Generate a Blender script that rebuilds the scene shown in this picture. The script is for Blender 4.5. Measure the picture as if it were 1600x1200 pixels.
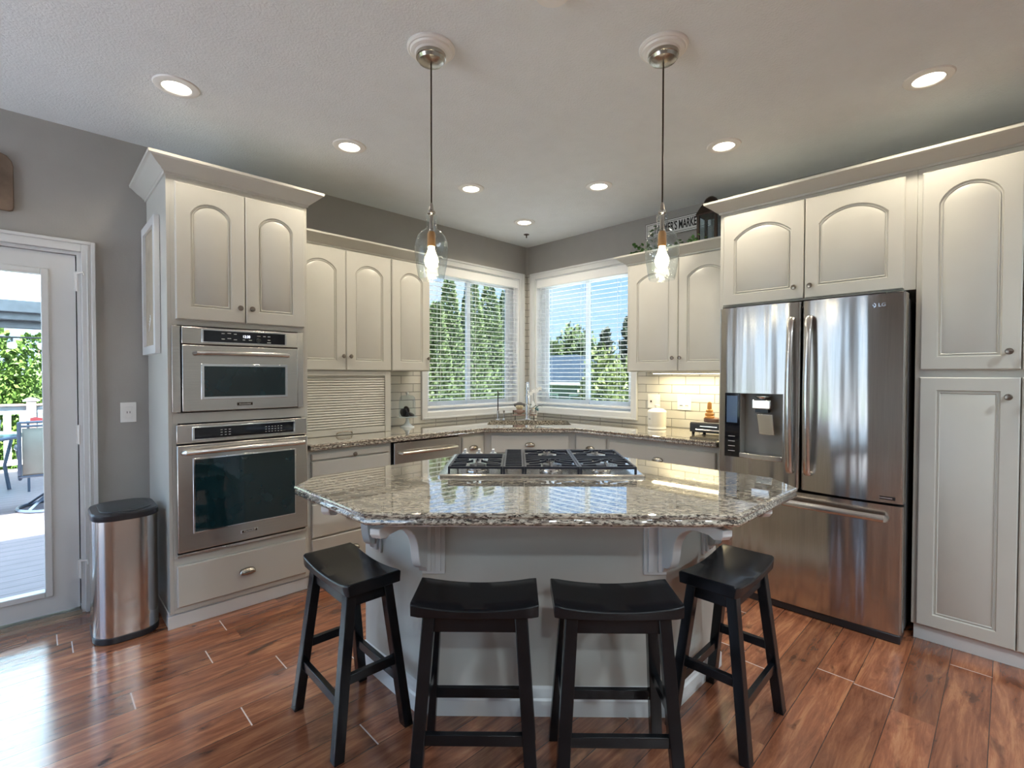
import bpy, bmesh, math, random
from mathutils import Vector, Matrix
R = math.radians
random.seed(7)
sc = bpy.context.scene
for o in list(bpy.data.objects):
    bpy.data.objects.remove(o)

# ------------------------------------------------------------------ camera
cd = bpy.data.cameras.new('camera')
cd.sensor_width = 36.0
cd.lens = 36.0 * 761.37 / 1600.0
cd.clip_start = 0.05
cam = bpy.data.objects.new('camera', cd)
sc.collection.objects.link(cam)
_y, _t, _r = R(45.5654), R(-1.0617), R(0.0914)
F = Vector((math.cos(_y) * math.cos(_t), math.sin(_y) * math.cos(_t), math.sin(_t)))
Rt = Vector((math.sin(_y), -math.cos(_y), 0))
Up = Rt.cross(F)
R2 = Rt * math.cos(_r) + Up * math.sin(_r)
U2 = -Rt * math.sin(_r) + Up * math.cos(_r)
m = Matrix((R2, U2, -F)).transposed().to_4x4()
m.translation = Vector((-3.8171, -3.6621, 1.3499))
cam.matrix_world = m
sc.camera = cam

# ------------------------------------------------------------------ colour management
sc.view_settings.view_transform = 'Standard'
sc.view_settings.look = 'None'
sc.view_settings.gamma = 1.0
sc.view_settings.exposure = 1.0
try:
    sc.view_settings.use_curve_mapping = False
except Exception:
    pass
sc.cycles.max_bounces = 10
sc.cycles.diffuse_bounces = 6
sc.cycles.glossy_bounces = 5
sc.cycles.transmission_bounces = 8
sc.cycles.transparent_max_bounces = 24
sc.cycles.sample_clamp_indirect = 6.0
sc.cycles.caustics_reflective = False
sc.cycles.caustics_refractive = False

# ------------------------------------------------------------------ world sky
world = bpy.data.worlds.new('sky')
sc.world = world
world.use_nodes = True
wn, wl = world.node_tree.nodes, world.node_tree.links
wn.clear()
w_out = wn.new('ShaderNodeOutputWorld')
w_bg = wn.new('ShaderNodeBackground')
w_tc = wn.new('ShaderNodeTexCoord')
w_sep = wn.new('ShaderNodeSeparateXYZ')
w_ramp = wn.new('ShaderNodeValToRGB')
e = w_ramp.color_ramp.elements
e[0].position = 0.0
e[0].color = (0.20, 0.24, 0.22, 1)
e[1].position = 1.0
e[1].color = (0.26, 0.50, 0.95, 1)
for p, c in ((0.49, (0.35, 0.42, 0.42, 1)), (0.505, (0.56, 0.78, 1.0, 1)), (0.62, (0.38, 0.64, 1.0, 1)), (0.75, (0.28, 0.55, 1.0, 1))):
    q = e.new(p)
    q.color = c
w_map = wn.new('ShaderNodeMapRange')
w_map.inputs['From Min'].default_value = -1
w_noise = wn.new('ShaderNodeTexNoise')
w_noise.inputs['Scale'].default_value = 3.2
w_noise.inputs['Detail'].default_value = 7
w_mapping = wn.new('ShaderNodeMapping')
w_mapping.inputs['Scale'].default_value = (1, 1, 3.0)
w_cr = wn.new('ShaderNodeValToRGB')
w_cr.color_ramp.elements[0].position = 0.47
w_cr.color_ramp.elements[1].position = 0.66
w_mix = wn.new('ShaderNodeMix')
w_mix.data_type = 'RGBA'
w_mix.inputs[7].default_value = (0.80, 0.88, 1.0, 1)
wl.new(w_tc.outputs['Generated'], w_sep.inputs[0])
wl.new(w_sep.outputs['Z'], w_map.inputs['Value'])
wl.new(w_map.outputs[0], w_ramp.inputs[0])
wl.new(w_tc.outputs['Generated'], w_mapping.inputs[0])
wl.new(w_mapping.outputs[0], w_noise.inputs['Vector'])
wl.new(w_noise.outputs[0], w_cr.inputs[0])
wl.new(w_cr.outputs[0], w_mix.inputs[0])
wl.new(w_ramp.outputs[0], w_mix.inputs[6])
wl.new(w_mix.outputs[2], w_bg.inputs[0])
w_bg.inputs[1].default_value = 1.5
wl.new(w_bg.outputs[0], w_out.inputs[0])

# ------------------------------------------------------------------ sun (high, from behind the house)
sd = bpy.data.lights.new('sun', 'SUN')
sd.energy = 36.0
sd.angle = R(1.0)
sd.color = (1.0, 0.95, 0.86)
sun = bpy.data.objects.new('sun', sd)
sc.collection.objects.link(sun)
sun.rotation_euler = Vector((0.25, 1.0, -1.5)).to_track_quat('-Z', 'Y').to_euler()

CAN_W = 8.5        # recessed lamps
FILL_W = 70.0  # added fill lamps, out of view
BULB_W = 4.0        # pendant bulbs
STRIP_W = 3.0       # lamp strip under the right upper cabinet
WARM = (1.0, 0.87, 0.67)

# ------------------------------------------------------------------ materials
MATS = {}

def new_mat(name):
    mt = bpy.data.materials.new(name)
    mt.use_nodes = True
    nt = mt.node_tree
    b = nt.nodes['Principled BSDF']
    MATS[name] = mt
    return mt, nt, b

def setp(b, **k):
    names = {'rough': 'Roughness', 'metal': 'Metallic', 'coat': 'Coat Weight', 'coat_rough': 'Coat Roughness', 'ior': 'IOR',
             'spec': 'Specular IOR Level', 'aniso': 'Anisotropic', 'trans': 'Transmission Weight', 'alpha': 'Alpha', 'sss': 'Subsurface Weight'}
    for kk, v in k.items():
        b.inputs[names[kk]].default_value = v

def add_bump(nt, b, height_socket, strength, dist):
    bp = nt.nodes.new('ShaderNodeBump')
    bp.inputs['Strength'].default_value = strength
    bp.inputs['Distance'].default_value = dist
    nt.links.new(height_socket, bp.inputs['Height'])
    nt.links.new(bp.outputs[0], b.inputs['Normal'])
    return bp

def noise_tex(nt, scale, detail=4, rough=0.5, mscale=(1, 1, 1), coord='Object', dist=0.0, mrot=(0, 0, 0)):
    tc = nt.nodes.new('ShaderNodeTexCoord')
    mp = nt.nodes.new('ShaderNodeMapping')
    mp.inputs['Scale'].default_value = mscale
    mp.inputs['Rotation'].default_value = mrot
    nz = nt.nodes.new('ShaderNodeTexNoise')
    nz.inputs['Scale'].default_value = scale
    nz.inputs['Detail'].default_value = detail
    nz.inputs['Roughness'].default_value = rough
    nz.inputs['Distortion'].default_value = dist
    nt.links.new(tc.outputs[coord], mp.inputs[0])
    nt.links.new(mp.outputs[0], nz.inputs['Vector'])
    return nz

def ramp(nt, sock, stops):
    r = nt.nodes.new('ShaderNodeValToRGB')
    els = r.color_ramp.elements
    while len(els) > 1:
        els.remove(els[-1])
    els[0].position = stops[0][0]
    els[0].color = tuple(stops[0][1]) + (1,)
    for p, c in stops[1:]:
        q = els.new(p)
        q.color = tuple(c) + (1,)
    nt.links.new(sock, r.inputs[0])
    return r

def simple(name, col, rough=0.5, metal=0.0, bump=0.0, bscale=60, var=0.04, **k):
    """flat colour with a faint procedural variation, optional fine bump"""
    mt, nt, b = new_mat(name)
    nz = noise_tex(nt, 9.0, 5)
    lo = [max(0, c * (1 - var)) for c in col]
    hi = [min(1, c * (1 + var)) for c in col]
    r = ramp(nt, nz.outputs[0], [(0.3, lo), (0.7, hi)])
    nt.links.new(r.outputs[0], b.inputs['Base Color'])
    setp(b, rough=rough, metal=metal, **k)
    if bump > 0:
        n2 = noise_tex(nt, bscale, 3)
        add_bump(nt, b, n2.outputs[0], bump, 0.002)
    return mt

paint = simple('cabinet_paint', (0.54, 0.54, 0.505), 0.32, var=0.015)
trimw = simple('white_trim_paint', (0.68, 0.70, 0.71), 0.35, var=0.01)
wallp = simple('greige_wall_paint', (0.36, 0.35, 0.33), 0.42, bump=0.25, bscale=90, var=0.02)
ceilm = simple('textured_ceiling_paint', (0.75, 0.79, 0.82), 0.7, bump=0.7, bscale=110, var=0.02)
ceilm.node_tree.nodes['Bump'].inputs['Distance'].default_value = 0.004
white = simple('white_plastic', (0.82, 0.82, 0.80), 0.3, var=0.01)
vinyl = simple('white_vinyl', (0.88, 0.90, 0.92), 0.3, var=0.01)
blindm = simple('white_blind', (0.86, 0.88, 0.90), 0.4, var=0.01)
black_wood = simple('black_painted_wood', (0.006, 0.007, 0.009), 0.24, bump=0.12, bscale=30, var=0.3, spec=0.35)
black_pl = simple('black_plastic', (0.018, 0.020, 0.025), 0.28, var=0.1)
dark = simple('dark_gap', (0.012, 0.012, 0.014), 0.7, var=0.1)
iron = simple('cast_iron', (0.015, 0.017, 0.028), 0.42, bump=0.2, bscale=200, var=0.2)
nickel = simple('brushed_nickel', (0.44, 0.41, 0.37), 0.25, 1.0, var=0.05)
knob_metal = simple('aged_nickel', (0.25, 0.22, 0.19), 0.28, 1.0, var=0.1)
chrome = simple('polished_chrome', (0.75, 0.76, 0.78), 0.10, 1.0, var=0.02)
bronze = simple('dark_bronze', (0.05, 0.036, 0.028), 0.35, 0.6, var=0.1)
ovenglass = simple('oven_black_glass', (0.006, 0.022, 0.028), 0.04, var=0.2, spec=0.7)
ctrlglass = simple('control_black_glass', (0.006, 0.007, 0.012), 0.06, var=0.2)
ceramic = simple('white_ceramic', (0.84, 0.83, 0.76), 0.15, var=0.01)
deckm = None

def steel(name, col, rough, wave, scale=(1, 1, 1), wscale=2.2, wdist=0.02, zs=0.16):
    mt, nt, b = new_mat(name)
    nz = noise_tex(nt, 26.0, 3, mscale=scale)
    r = ramp(nt, nz.outputs[0], [(0.3, [c * 0.93 for c in col]), (0.7, [min(1, c * 1.06) for c in col])])
    nt.links.new(r.outputs[0], b.inputs['Base Color'])
    setp(b, rough=rough, metal=1.0)
    if wave > 0:
        n2 = noise_tex(nt, wscale, 2, 0.4, mscale=(1, 1, zs))
        bp = add_bump(nt, b, n2.outputs[0], wave, wdist)
    return mt

steel_fr = steel('fridge_steel', (0.50, 0.475, 0.455), 0.20, 0.85, (12, 1, 0.2), 7.0, wdist=0.03, zs=0.05)
steel_ov = steel('oven_steel', (0.56, 0.54, 0.515), 0.25, 0.1, (0.2, 1, 12), 3)
steel_can = steel('trash_can_steel', (0.60, 0.58, 0.56), 0.20, 0.25, (10, 10, 0.2), 3)
steel_sat = steel('satin_steel', (0.66, 0.65, 0.63), 0.22, 0.0)

def thin_glass(name, tint=(1, 1, 1), refl=0.10, fres=1.35, rough=0.0, bump=0.0):
    mt, nt, b = new_mat(name)
    nt.nodes.remove(b)
    out = nt.nodes['Material Output']
    tr = nt.nodes.new('ShaderNodeBsdfTransparent')
    tr.inputs[0].default_value = tuple(tint) + (1,)
    gl = nt.nodes.new('ShaderNodeBsdfGlossy')
    gl.inputs['Roughness'].default_value = rough
    lay = nt.nodes.new('ShaderNodeLayerWeight')
    lay.inputs[0].default_value = 0.5
    pw = nt.nodes.new('ShaderNodeMath'); pw.operation = 'POWER'; pw.inputs[1].default_value = 4.0
    lw = nt.nodes.new('ShaderNodeMath'); lw.operation = 'MULTIPLY_ADD'; lw.inputs[1].default_value = 0.75; lw.inputs[2].default_value = (fres - 1) ** 2 / (fres + 1) ** 2
    nt.links.new(lay.outputs['Facing'], pw.inputs[0]); nt.links.new(pw.outputs[0], lw.inputs[0])
    mx = nt.nodes.new('ShaderNodeMixShader')
    nt.links.new(lw.outputs[0], mx.inputs[0])
    nt.links.new(tr.outputs[0], mx.inputs[1])
    nt.links.new(gl.outputs[0], mx.inputs[2])
    nt.links.new(mx.outputs[0], out.inputs[0])
    if bump > 0:
        nz = noise_tex(nt, 35, 2)
        bp = nt.nodes.new('ShaderNodeBump')
        bp.inputs['Strength'].default_value = bump
        bp.inputs['Distance'].default_value = 0.004
        nt.links.new(nz.outputs[0], bp.inputs['Height'])
        nt.links.new(bp.outputs[0], gl.inputs['Normal'])
        nt.links.new(bp.outputs[0], lay.inputs['Normal'])
    return mt

pane_glass = thin_glass('window_glass', (0.60, 0.63, 0.65))
shade_glass = thin_glass('clear_shade_glass', (0.88, 0.92, 0.93), fres=1.9, bump=0.9)
jar_glass = thin_glass('jar_glass', (0.88, 0.93, 0.95), fres=1.45)
door_glass_m = thin_glass('door_glass_clear', (0.88, 0.93, 0.96))
table_glass = thin_glass('table_glass', (0.55, 0.80, 0.82), fres=1.45)

def emis(name, col, strength):
    mt, nt, b = new_mat(name)
    nt.nodes.remove(b)
    em = nt.nodes.new('ShaderNodeEmission')
    em.inputs[0].default_value = tuple(col) + (1,)
    em.inputs[1].default_value = strength
    nt.links.new(em.outputs[0], nt.nodes['Material Output'].inputs[0])
    return mt

lamp_glow = emis('lamp_lens_glow', (1.0, 0.90, 0.72), 7.0)
bulb_glow = emis('bulb_glow', (1.0, 0.84, 0.52), 9.0)
strip_glow = emis('strip_lamp_glow', (1.0, 0.86, 0.56), 5.0)
led_glow = emis('clock_digits_glow', (0.8, 0.85, 1.0), 2.0)

# granite
def granite(name, mrot=0.0):
    mt, nt, b = new_mat(name)
    N, L = nt.nodes, nt.links
    big = noise_tex(nt, 5.0, 5, 0.6, mscale=(1, 2.0, 1), dist=0.8, mrot=(0, 0, mrot))
    base = ramp(nt, big.outputs[0], [(0.30, (0.26, 0.26, 0.24)), (0.45, (0.46, 0.43, 0.36)), (0.62, (0.60, 0.55, 0.45)), (0.78, (0.38, 0.38, 0.35))])
    sp = noise_tex(nt, 85.0, 4, 0.65, mscale=(0.5, 1.6, 1.6), dist=0.6, mrot=(0, 0, mrot))
    spk = ramp(nt, sp.outputs[0], [(0.44, (0, 0, 0)), (0.54, (1, 1, 1))])
    m1 = N.new('ShaderNodeMix'); m1.data_type = 'RGBA'
    m1.inputs[6].default_value = (0.11, 0.092, 0.078, 1)
    L.new(spk.outputs[0], m1.inputs[0])
    L.new(base.outputs[0], m1.inputs[7])
    vo = noise_tex(nt, 125.0, 2, 0.5, mscale=(0.5, 1.5, 1.3), dist=0.3, mrot=(0, 0, mrot))
    vr = ramp(nt, vo.outputs[0], [(0.375, (1, 1, 1)), (0.415, (0, 0, 0))])
    m2 = N.new('ShaderNodeMix'); m2.data_type = 'RGBA'
    m2.inputs[7].default_value = (0.018, 0.014, 0.014, 1)
    L.new(vr.outputs[0], m2.inputs[0])
    L.new(m1.outputs[2], m2.inputs[6])
    br = noise_tex(nt, 70.0, 3, 0.5)
    brr = ramp(nt, br.outputs[0], [(0.62, (0, 0, 0)), (0.70, (1, 1, 1))])
    m3 = N.new('ShaderNodeMix'); m3.data_type = 'RGBA'
    m3.inputs[7].default_value = (0.66, 0.61, 0.52, 1)
    L.new(brr.outputs[0], m3.inputs[0])
    L.new(m2.outputs[2], m3.inputs[6])
    L.new(m3.outputs[2], b.inputs['Base Color'])
    setp(b, rough=0.035, ior=1.75, coat=1.0, coat_rough=0.02)
    return mt

granite_m = granite('speckled_granite')

# wood plank floor
def floor_mat():
    mt, nt, b = new_mat('hand_scraped_wood_planks')
    N, L = nt.nodes, nt.links
    tc = N.new('ShaderNodeTexCoord')
    sp = N.new('ShaderNodeSeparateXYZ')
    L.new(tc.outputs['Object'], sp.inputs[0])

    def math_(op, a, bb=None, c=None):
        n = N.new('ShaderNodeMath'); n.operation = op
        for i, v in enumerate((a, bb, c)):
            if v is None: continue
            if isinstance(v, (int, float)): n.inputs[i].default_value = v
            else: L.new(v, n.inputs[i])
        return n.outputs[0]
    PW, PL = 0.142, 1.22
    row_f = math_('DIVIDE', math_('ADD', sp.outputs['Y'], 0.080), PW)
    row = math_('FLOOR', row_f)
    wn1 = N.new('ShaderNodeTexWhiteNoise'); wn1.noise_dimensions = '1D'
    L.new(row, wn1.inputs['W'])
    off = math_('MULTIPLY', wn1.outputs['Value'], PL)
    colf = math_('DIVIDE', math_('ADD', sp.outputs['X'], off), PL)
    col = math_('FLOOR', colf)
    fy = math_('FRACT', row_f)
    fx = math_('FRACT', colf)
    cmb = N.new('ShaderNodeCombineXYZ')
    L.new(row, cmb.inputs[0]); L.new(col, cmb.inputs[1])
    wn2 = N.new('ShaderNodeTexWhiteNoise'); wn2.noise_dimensions = '3D'
    L.new(cmb.outputs[0], wn2.inputs['Vector'])
    # grain vector with a per plank shift
    sh = N.new('ShaderNodeVectorMath'); sh.operation = 'SCALE'
    L.new(wn2.outputs['Color'], sh.inputs[0]); sh.inputs[3].default_value = 37.0
    ad = N.new('ShaderNodeVectorMath'); ad.operation = 'ADD'
    L.new(tc.outputs['Object'], ad.inputs[0]); L.new(sh.outputs[0], ad.inputs[1])
    mp = N.new('ShaderNodeMapping'); mp.inputs['Scale'].default_value = (1.0, 8.5, 1.0)
    L.new(ad.outputs[0], mp.inputs[0])
    g1 = N.new('ShaderNodeTexNoise'); g1.inputs['Scale'].default_value = 2.4; g1.inputs['Detail'].default_value = 9
    g1.inputs['Roughness'].default_value = 0.70; g1.inputs['Distortion'].default_value = 0.5
    L.new(mp.outputs[0], g1.inputs['Vector'])
    base = ramp(nt, g1.outputs[0], [(0.27, (0.075, 0.022, 0.010)), (0.40, (0.20, 0.062, 0.026)), (0.52, (0.31, 0.105, 0.044)), (0.64, (0.46, 0.19, 0.080)), (0.78, (0.30, 0.11, 0.05))])
    # tonal shift per plank
    hs = N.new('ShaderNodeHueSaturation')
    L.new(base.outputs[0], hs.inputs['Color'])
    mr = N.new('ShaderNodeMapRange'); mr.inputs['To Min'].default_value = 0.62; mr.inputs['To Max'].default_value = 1.12
    L.new(wn2.outputs['Value'], mr.inputs[0])
    L.new(mr.outputs[0], hs.inputs['Value'])
    hs.inputs['Saturation'].default_value = 0.94
    # knots
    mk = N.new('ShaderNodeMapping'); mk.inputs['Scale'].default_value = (1.0, 2.2, 1.0)
    L.new(ad.outputs[0], mk.inputs[0])
    kn = N.new('ShaderNodeTexNoise'); kn.inputs['Scale'].default_value = 5.5; kn.inputs['Detail'].default_value = 4; kn.inputs['Distortion'].default_value = 0.6
    L.new(mk.outputs[0], kn.inputs['Vector'])
    kr = ramp(nt, kn.outputs[0], [(0.60, (0, 0, 0)), (0.74, (0.85, 0.85, 0.85))])
    m1 = N.new('ShaderNodeMix'); m1.data_type = 'RGBA'; m1.inputs[7].default_value = (0.035, 0.014, 0.010, 1)
    L.new(kr.outputs[0], m1.inputs[0]); L.new(hs.outputs[0], m1.inputs[6])
    # long joints (dark) and end joints (pale, catching light painted in)
    lj = math_('LESS_THAN', fy, 0.022)
    m2 = N.new('ShaderNodeMix'); m2.data_type = 'RGBA'; m2.inputs[7].default_value = (0.03, 0.012, 0.01, 1)
    L.new(math_('MULTIPLY', lj, 0.8), m2.inputs[0]); L.new(m1.outputs[2], m2.inputs[6])
    ej = math_('LESS_THAN', fx, 0.0040)
    m3 = N.new('ShaderNodeMix'); m3.data_type = 'RGBA'; m3.inputs[7].default_value = (0.75, 0.66, 0.62, 1)
    # painted glint of light on part of the end joints
    vis = math_('GREATER_THAN', wn2.outputs['Value'], 0.35)
    L.new(math_('MULTIPLY', ej, math_('MULTIPLY', vis, 0.8)), m3.inputs[0]); L.new(m2.outputs[2], m3.inputs[6])
    L.new(m3.outputs[2], b.inputs['Base Color'])
    # scraped relief
    mw = N.new('ShaderNodeMapping'); mw.inputs['Scale'].default_value = (1.0, 9.0, 1.0)
    L.new(ad.outputs[0], mw.inputs[0])
    wv = N.new('ShaderNodeTexNoise'); wv.inputs['Scale'].default_value = 4.0; wv.inputs['Detail'].default_value = 3
    L.new(mw.outputs[0], wv.inputs['Vector'])
    hgt = math_('SUBTRACT', wv.outputs[0], math_('MULTIPLY', lj, 0.5))
    add_bump(nt, b, hgt, 0.35, 0.004)
    rr = N.new('ShaderNodeMapRange'); rr.inputs['To Min'].default_value = 0.15; rr.inputs['To Max'].default_value = 0.27
    L.new(g1.outputs[0], rr.inputs[0]); L.new(rr.outputs[0], b.inputs['Roughness'])
    setp(b, spec=0.6, coat=0.6, coat_rough=0.16)
    return mt

floor_m = floor_mat()

def tile_mat():
    mt, nt, b = new_mat('grey_white_subway_tile')
    N, L = nt.nodes, nt.links
    tc = N.new('ShaderNodeTexCoord'); sp = N.new('ShaderNodeSeparateXYZ'); L.new(tc.outputs['Object'], sp.inputs[0])
    sb = N.new('ShaderNodeMath'); sb.operation = 'SUBTRACT'; L.new(sp.outputs['X'], sb.inputs[0]); L.new(sp.outputs['Y'], sb.inputs[1])
    cm = N.new('ShaderNodeCombineXYZ'); L.new(sb.outputs[0], cm.inputs[0]); L.new(sp.outputs['Z'], cm.inputs[1])
    bt = N.new('ShaderNodeTexBrick')
    L.new(cm.outputs[0], bt.inputs['Vector'])
    bt.inputs['Color1'].default_value = (0.50, 0.50, 0.47, 1); bt.inputs['Color2'].default_value = (0.58, 0.57, 0.53, 1)
    bt.inputs['Mortar'].default_value = (0.24, 0.24, 0.23, 1)
    bt.inputs['Scale'].default_value = 1.0; bt.inputs['Mortar Size'].default_value = 0.0032; bt.inputs['Mortar Smooth'].default_value = 0.35
    bt.inputs['Brick Width'].default_value = 0.24; bt.inputs['Row Height'].default_value = 0.0706
    L.new(bt.outputs['Color'], b.inputs['Base Color'])
    nz = noise_tex(nt, 9, 2)
    ma = N.new('ShaderNodeMath'); ma.operation = 'MULTIPLY_ADD'; ma.inputs[1].default_value = -1.0
    mb = N.new('ShaderNodeMath'); mb.operation = 'MULTIPLY'; mb.inputs[1].default_value = 0.35; L.new(nz.outputs[0], mb.inputs[0])
    L.new(bt.outputs['Fac'], ma.inputs[0]); L.new(mb.outputs[0], ma.inputs[2])
    add_bump(nt, b, ma.outputs[0], 0.8, 0.005)
    setp(b, rough=0.14)
    return mt

tile_m = tile_mat()

def leaf_mat(name, c1, c2):
    mt, nt, b = new_mat(name)
    oi = noise_tex(nt, 4.0, 3)
    n2 = noise_tex(nt, 40.0, 1)
    ad = nt.nodes.new('ShaderNodeMath'); ad.operation = 'MULTIPLY_ADD'; ad.inputs[1].default_value = 0.5
    nt.links.new(n2.outputs[0], ad.inputs[0]); nt.links.new(oi.outputs[0], ad.inputs[2])
    r = ramp(nt, ad.outputs[0], [(0.55, c1), (0.95, c2)])
    nt.links.new(r.outputs[0], b.inputs['Base Color'])
    setp(b, rough=0.6)
    return mt

leaf_arb = leaf_mat('arborvitae_leaf', (0.042, 0.071, 0.023), (0.126, 0.176, 0.067))
leaf_bright = leaf_mat('bright_hedge_leaf', (0.033, 0.086, 0.010), (0.119, 0.198, 0.033))
leaf_blue = leaf_mat('blue_conifer_leaf', (0.040, 0.052, 0.040), (0.088, 0.104, 0.080))
leaf_bush = leaf_mat('yellow_green_leaf', (0.079, 0.115, 0.029), (0.162, 0.202, 0.072))
leaf_ivy = leaf_mat('ivy_leaf', (0.03, 0.10, 0.02), (0.10, 0.24, 0.05))
bark = simple('bark', (0.12, 0.085, 0.06), 0.8, bump=0.6, bscale=40, var=0.3)
rooftile = simple('blue_grey_shingles', (0.022, 0.036, 0.055), 0.95, bump=0.6, bscale=30, var=0.15, spec=0.1)
siding = simple('grey_siding', (0.42, 0.46, 0.46), 0.6, var=0.05)
grass = simple('lawn', (0.10, 0.19, 0.05), 0.9, bump=0.8, bscale=50, var=0.3)
sling = simple('beige_sling_fabric', (0.20, 0.195, 0.165), 0.7, bump=0.3, bscale=250, var=0.04)
blue_metal = simple('blue_grey_metal', (0.055, 0.075, 0.11), 0.3, 0.2, var=0.1)
dark_beam = simple('dark_stained_beam', (0.07, 0.075, 0.085), 0.5, bump=0.3, bscale=30, var=0.25)
soffit = None
redm = simple('red_cloth', (0.30, 0.02, 0.02), 0.7, var=0.1)
cream = simple('cream_paper', (0.70, 0.64, 0.50), 0.7, var=0.04)
burlap = simple('burlap', (0.46, 0.40, 0.31), 0.75, bump=0.8, bscale=300, var=0.12)
plaque_wood = simple('weathered_brown_wood', (0.16, 0.11, 0.075), 0.65, bump=0.5, bscale=40, var=0.35)
amber_wood = simple('amber_turned_wood', (0.60, 0.28, 0.07), 0.35, var=0.15)
slab_wood = simple('bark_edged_wood', (0.17, 0.10, 0.075), 0.6, bump=0.5, bscale=60, var=0.4)
cookie = simple('dark_chocolate', (0.020, 0.012, 0.014), 0.45, bump=0.3, bscale=80, var=0.3)
skin_cloth = simple('natural_linen', (0.72, 0.64, 0.45), 0.8, var=0.05)
grey_fur = simple('grey_plush', (0.13, 0.13, 0.14), 0.9, bump=0.6, bscale=150, var=0.3)
pinkish = simple('faded_red_cloth', (0.36, 0.25, 0.22), 0.8, var=0.2)
teal_leaf = simple('dark_teal_leaf', (0.015, 0.07, 0.075), 0.3, var=0.2)
petal = simple('white_petal', (0.86, 0.88, 0.88), 0.5, var=0.02)

def planks_mat(name, col, w, axis, gap=0.06, rough=0.6):
    mt, nt, b = new_mat(name)
    N, L = nt.nodes, nt.links
    tc = N.new('ShaderNodeTexCoord'); sp = N.new('ShaderNodeSeparateXYZ'); L.new(tc.outputs['Object'], sp.inputs[0])
    d = N.new('ShaderNodeMath'); d.operation = 'DIVIDE'; L.new(sp.outputs[axis], d.inputs[0]); d.inputs[1].default_value = w
    f = N.new('ShaderNodeMath'); f.operation = 'FRACT'; L.new(d.outputs[0], f.inputs[0])
    l = N.new('ShaderNodeMath'); l.operation = 'LESS_THAN'; L.new(f.outputs[0], l.inputs[0]); l.inputs[1].default_value = gap
    nz = noise_tex(nt, 6, 5, mscale=(1, 6, 1) if axis == 'Y' else (6, 1, 1))
    r = ramp(nt, nz.outputs[0], [(0.3, [c * 0.85 for c in col]), (0.7, [min(1, c * 1.12) for c in col])])
    mx = N.new('ShaderNodeMix'); mx.data_type = 'RGBA'; mx.inputs[7].default_value = (col[0] * 0.2, col[1] * 0.2, col[2] * 0.2, 1)
    L.new(l.outputs[0], mx.inputs[0]); L.new(r.outputs[0], mx.inputs[6]); L.new(mx.outputs[2], b.inputs['Base Color'])
    setp(b, rough=rough)
    return mt

deckm = planks_mat('mauve_grey_deck_boards', (0.17, 0.135, 0.145), 0.14, 'Y', 0.05)
soffit = planks_mat('white_soffit_boards', (0.62, 0.70, 0.74), 0.45, 'Y', 0.02)
_nt = soffit.node_tree
_b = _nt.nodes['Principled BSDF']; _tl = _nt.nodes.new('ShaderNodeBsdfTranslucent'); _tl.inputs[0].default_value = (0.62, 0.80, 0.92, 1)
_mx = _nt.nodes.new('ShaderNodeMixShader'); _mx.inputs[0].default_value = 0.65
_nt.links.new(_b.outputs[0], _mx.inputs[1]); _nt.links.new(_tl.outputs[0], _mx.inputs[2]); _nt.links.new(_mx.outputs[0], _nt.nodes['Material Output'].inputs[0])
sidingb = planks_mat('lap_siding', (0.15, 0.17, 0.18), 0.18, 'Z', 0.1)
slat_mat = planks_mat('tambour_slats', (0.60, 0.58, 0.525), 0.019, 'Z', 0.12, 0.4)

# ------------------------------------------------------------------ mesh builder
ANG = {'W': 0.0, 'A': 0.0, 'B': -90.0, 'D': -45.0}
ORG = {}

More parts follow.
